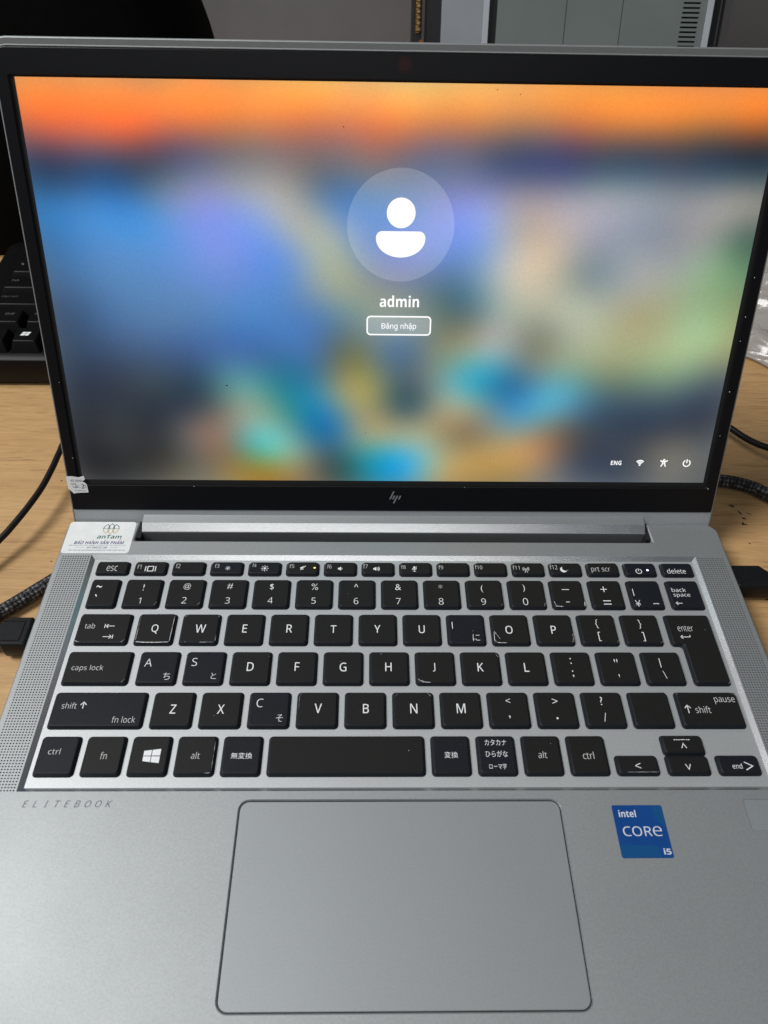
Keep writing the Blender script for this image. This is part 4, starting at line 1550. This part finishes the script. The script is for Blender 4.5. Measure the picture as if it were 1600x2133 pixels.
# ------------------------------------------------------------------ black bag behind it
bagz = [(0, 0.97), (12, 1.05), (60, 1.065), (95, 1.055), (114, 1.04), (128, 1.0226), (138, 1.005), (148, .985), (160, .955), (180, .91), (210, .86), (250, .78), (285, .62), (305, .40), (312, .12)]
mb = MB()
rings = []
for z, f in bagz:
    rings.append([(155 * f * (abs(math.cos(a)) ** .45) * (1 if math.cos(a) >= 0 else -1), 62 * (f ** .6) * (abs(math.sin(a)) ** .55) * (1 if math.sin(a) >= 0 else -1) + 14 * (1 - f), z)
                  for a in [2 * math.pi * k / 48 for k in range(48)]])
mb.rings(rings, cap0=True, cap1=True)
bag = empty('black_bag', (-280.5, 424, 0))
tag(bag, 'plain black bulging bag standing behind the desktop keyboard', 'bag')
mb.build('body', M['bag'], bag)
tube('strap', [(-60, 0, 296), (-50, 0, 330), (0, 0, 345), (50, 0, 330), (60, 0, 296)], 5, M['bag'], bag)

# ------------------------------------------------------------------ grey computer case leaning back behind the laptop
LEAN = R(20)
case = empty('computer_case', (0, 430, 0), (-LEAN, 0, 0))
tag(case, 'grey computer case with a column of vent slots behind the laptop', 'computer case')


def slab(x0, x1, y0, y1, s0, s1, name, m_, parent=case):
    """panel on the leaning front; y is depth behind the front plane, bottoms are cut level with the desk"""
    q = MB()
    t = math.tan(LEAN)
    prof_ = [(y0, s0 + (max(0, y0) * t if s0 == 0 else 0)), (y1, s0 + (max(0, y1) * t if s0 == 0 else 0)), (y1, s1), (y0, s1)]
    q.rings([[(x, y, z) for y, z in prof_] for x in (x0, x1)], cap0=True, cap1=True, smooth=False)
    return q.build(name, m_, parent)


SH = 330
slab(38.4, 247.2, 3.0, 48, 0, SH, 'body', M['case_dark'])
slab(38.0, 67.4, 0, 2.9, 0.6, SH - 1, 'side_panel', M['case_light'])
slab(67.6, 72.0, -.5, 2.9, 0.6, SH - 1, 'edge_trim', M['case_trim'])
slab(78.2, 127.2, 0, 2.9, 0.6, SH - 1, 'front_panel', M['case'])
slab(127.7, 167.6, .1, 2.9, 0.6, SH - 1, 'front_panel', M['case'])
mb = MB()
holes = [rounded(rect(211.3, 224.0, 119.6 + 2.98 * k - .62, 119.6 + 2.98 * k + .62), 0, .5, 2) for k in range(26)]
loops = [rect(168.1, 228.4, 1, SH - 1)] + holes
mb.plate(loops, 0)
for lp in loops:
    mb.rings([lift(lp, 0), lift(lp, -2.9)], smooth=False)
vp = mb.build('vent_panel', M['case'], case)
vp.rotation_euler = (math.pi / 2, 0, 0)
slab(228.8, 233.0, -1.2, 2.9, 0.6, SH - 1, 'edge_trim', M['case_trim'])
slab(239.3, 240.0, 2.0, 2.95, 0.6, SH - 1, 'seam_trim', M['case_mid'])
slab(242.6, 247.0, 0, 2.9, 0.6, SH - 1, 'edge_trim', M['case_mid'])

post = empty('metal_upright', (0, 430, 0), (-LEAN, 0, 0))
tag(post, 'narrow black upright with brass fittings beside the grey computer case', 'bracket')
slab(17.4, 37.8, 2.0, 30, 0, SH, 'post', M['case_dark'], post)
slab(19.7, 22.2, 1.0, 1.95, 125.5, SH - 4, 'brass_strip', M['brass'], post)
slab(24.0, 26.0, .6, 1.95, 0.6, SH - 4, 'rail', M['case_mid'], post)
for s_ in (118, 127.5, 131.5, 135, 138.5, 142, 145.5, 149, 153):
    if s_ == 118:
        slab(22.4, 25.6, .2, .55, s_ - 2.0, s_ + 3.0, 'copper_tab', M['copper'], post)
        continue
    mb = MB()
    cx, cz = 21.4, s_
    w_ = 1.7 if s_ > 128 else 2.1
    pts = [(cx - w_, cz - 1.2), (cx + w_ * .9, cz - 1.4), (cx + w_, cz + 1.0), (cx + .2, cz + 1.5), (cx - w_, cz + 1.1)]
    mb.rings([[(x, 1.9, z) for x, z in pts], [(x, .2, z) for x, z in pts], [(cx + (x - cx) * .6, -.5, cz + (z - cz) * .6) for x, z in pts]], cap1=True, smooth=False)
    mb.build('brass_fitting', M['brass'], post)

# ------------------------------------------------------------------ crinkled clear plastic bag on the right
from mathutils import noise as mnoise
mb = MB()
n, m = 70, 60
rings = []
for j in range(m + 1):
    rg = []
    for i in range(n + 1):
        u, v = i / n, j / m
        x, y = (u - .5) * 190, (v - .5) * 150
        edge = min(1, 5 * min(u, 1 - u)) * min(1, 5 * min(v, 1 - v))
        yy = y + 9 * mnoise.noise(Vector((x * .012, y * .01, 2.2))) + .10 * x
        fold = (1 - abs(math.sin(yy * math.pi / 33))) ** 1.6 * 13
        fold2 = (1 - abs(math.sin((yy * 1.7 + x * .25) * math.pi / 26 + 1.1))) ** 3 * 5
        fine = mnoise.noise(Vector((x * .07, y * .16, 9.3))) * 2.2
        z = 3 + (12 + fold + fold2 + fine) * edge ** .6
        rg.append((x + 6 * mnoise.noise(Vector((y * .03, x * .02, 1))), y + 6 * mnoise.noise(Vector((x * .03, y * .02, 5))), z))
    rings.append(rg)
mb.rings(rings, closed=False)
low = [[(x * .99, y * .99, .6 if (0 < i < n and 0 < j < m) else 2.9) for i, (x, y, z) in enumerate(rg)] for j, rg in enumerate(rings)]
mb.rings([r_[::-1] for r_ in low], closed=False)
film = mb.build('plastic_bag', M['bag_film'], None, (312, 272, 0), (0, 0, R(-33)))
tag(film, 'crinkled clear plastic bag lying right of the laptop screen', 'plastic bag')
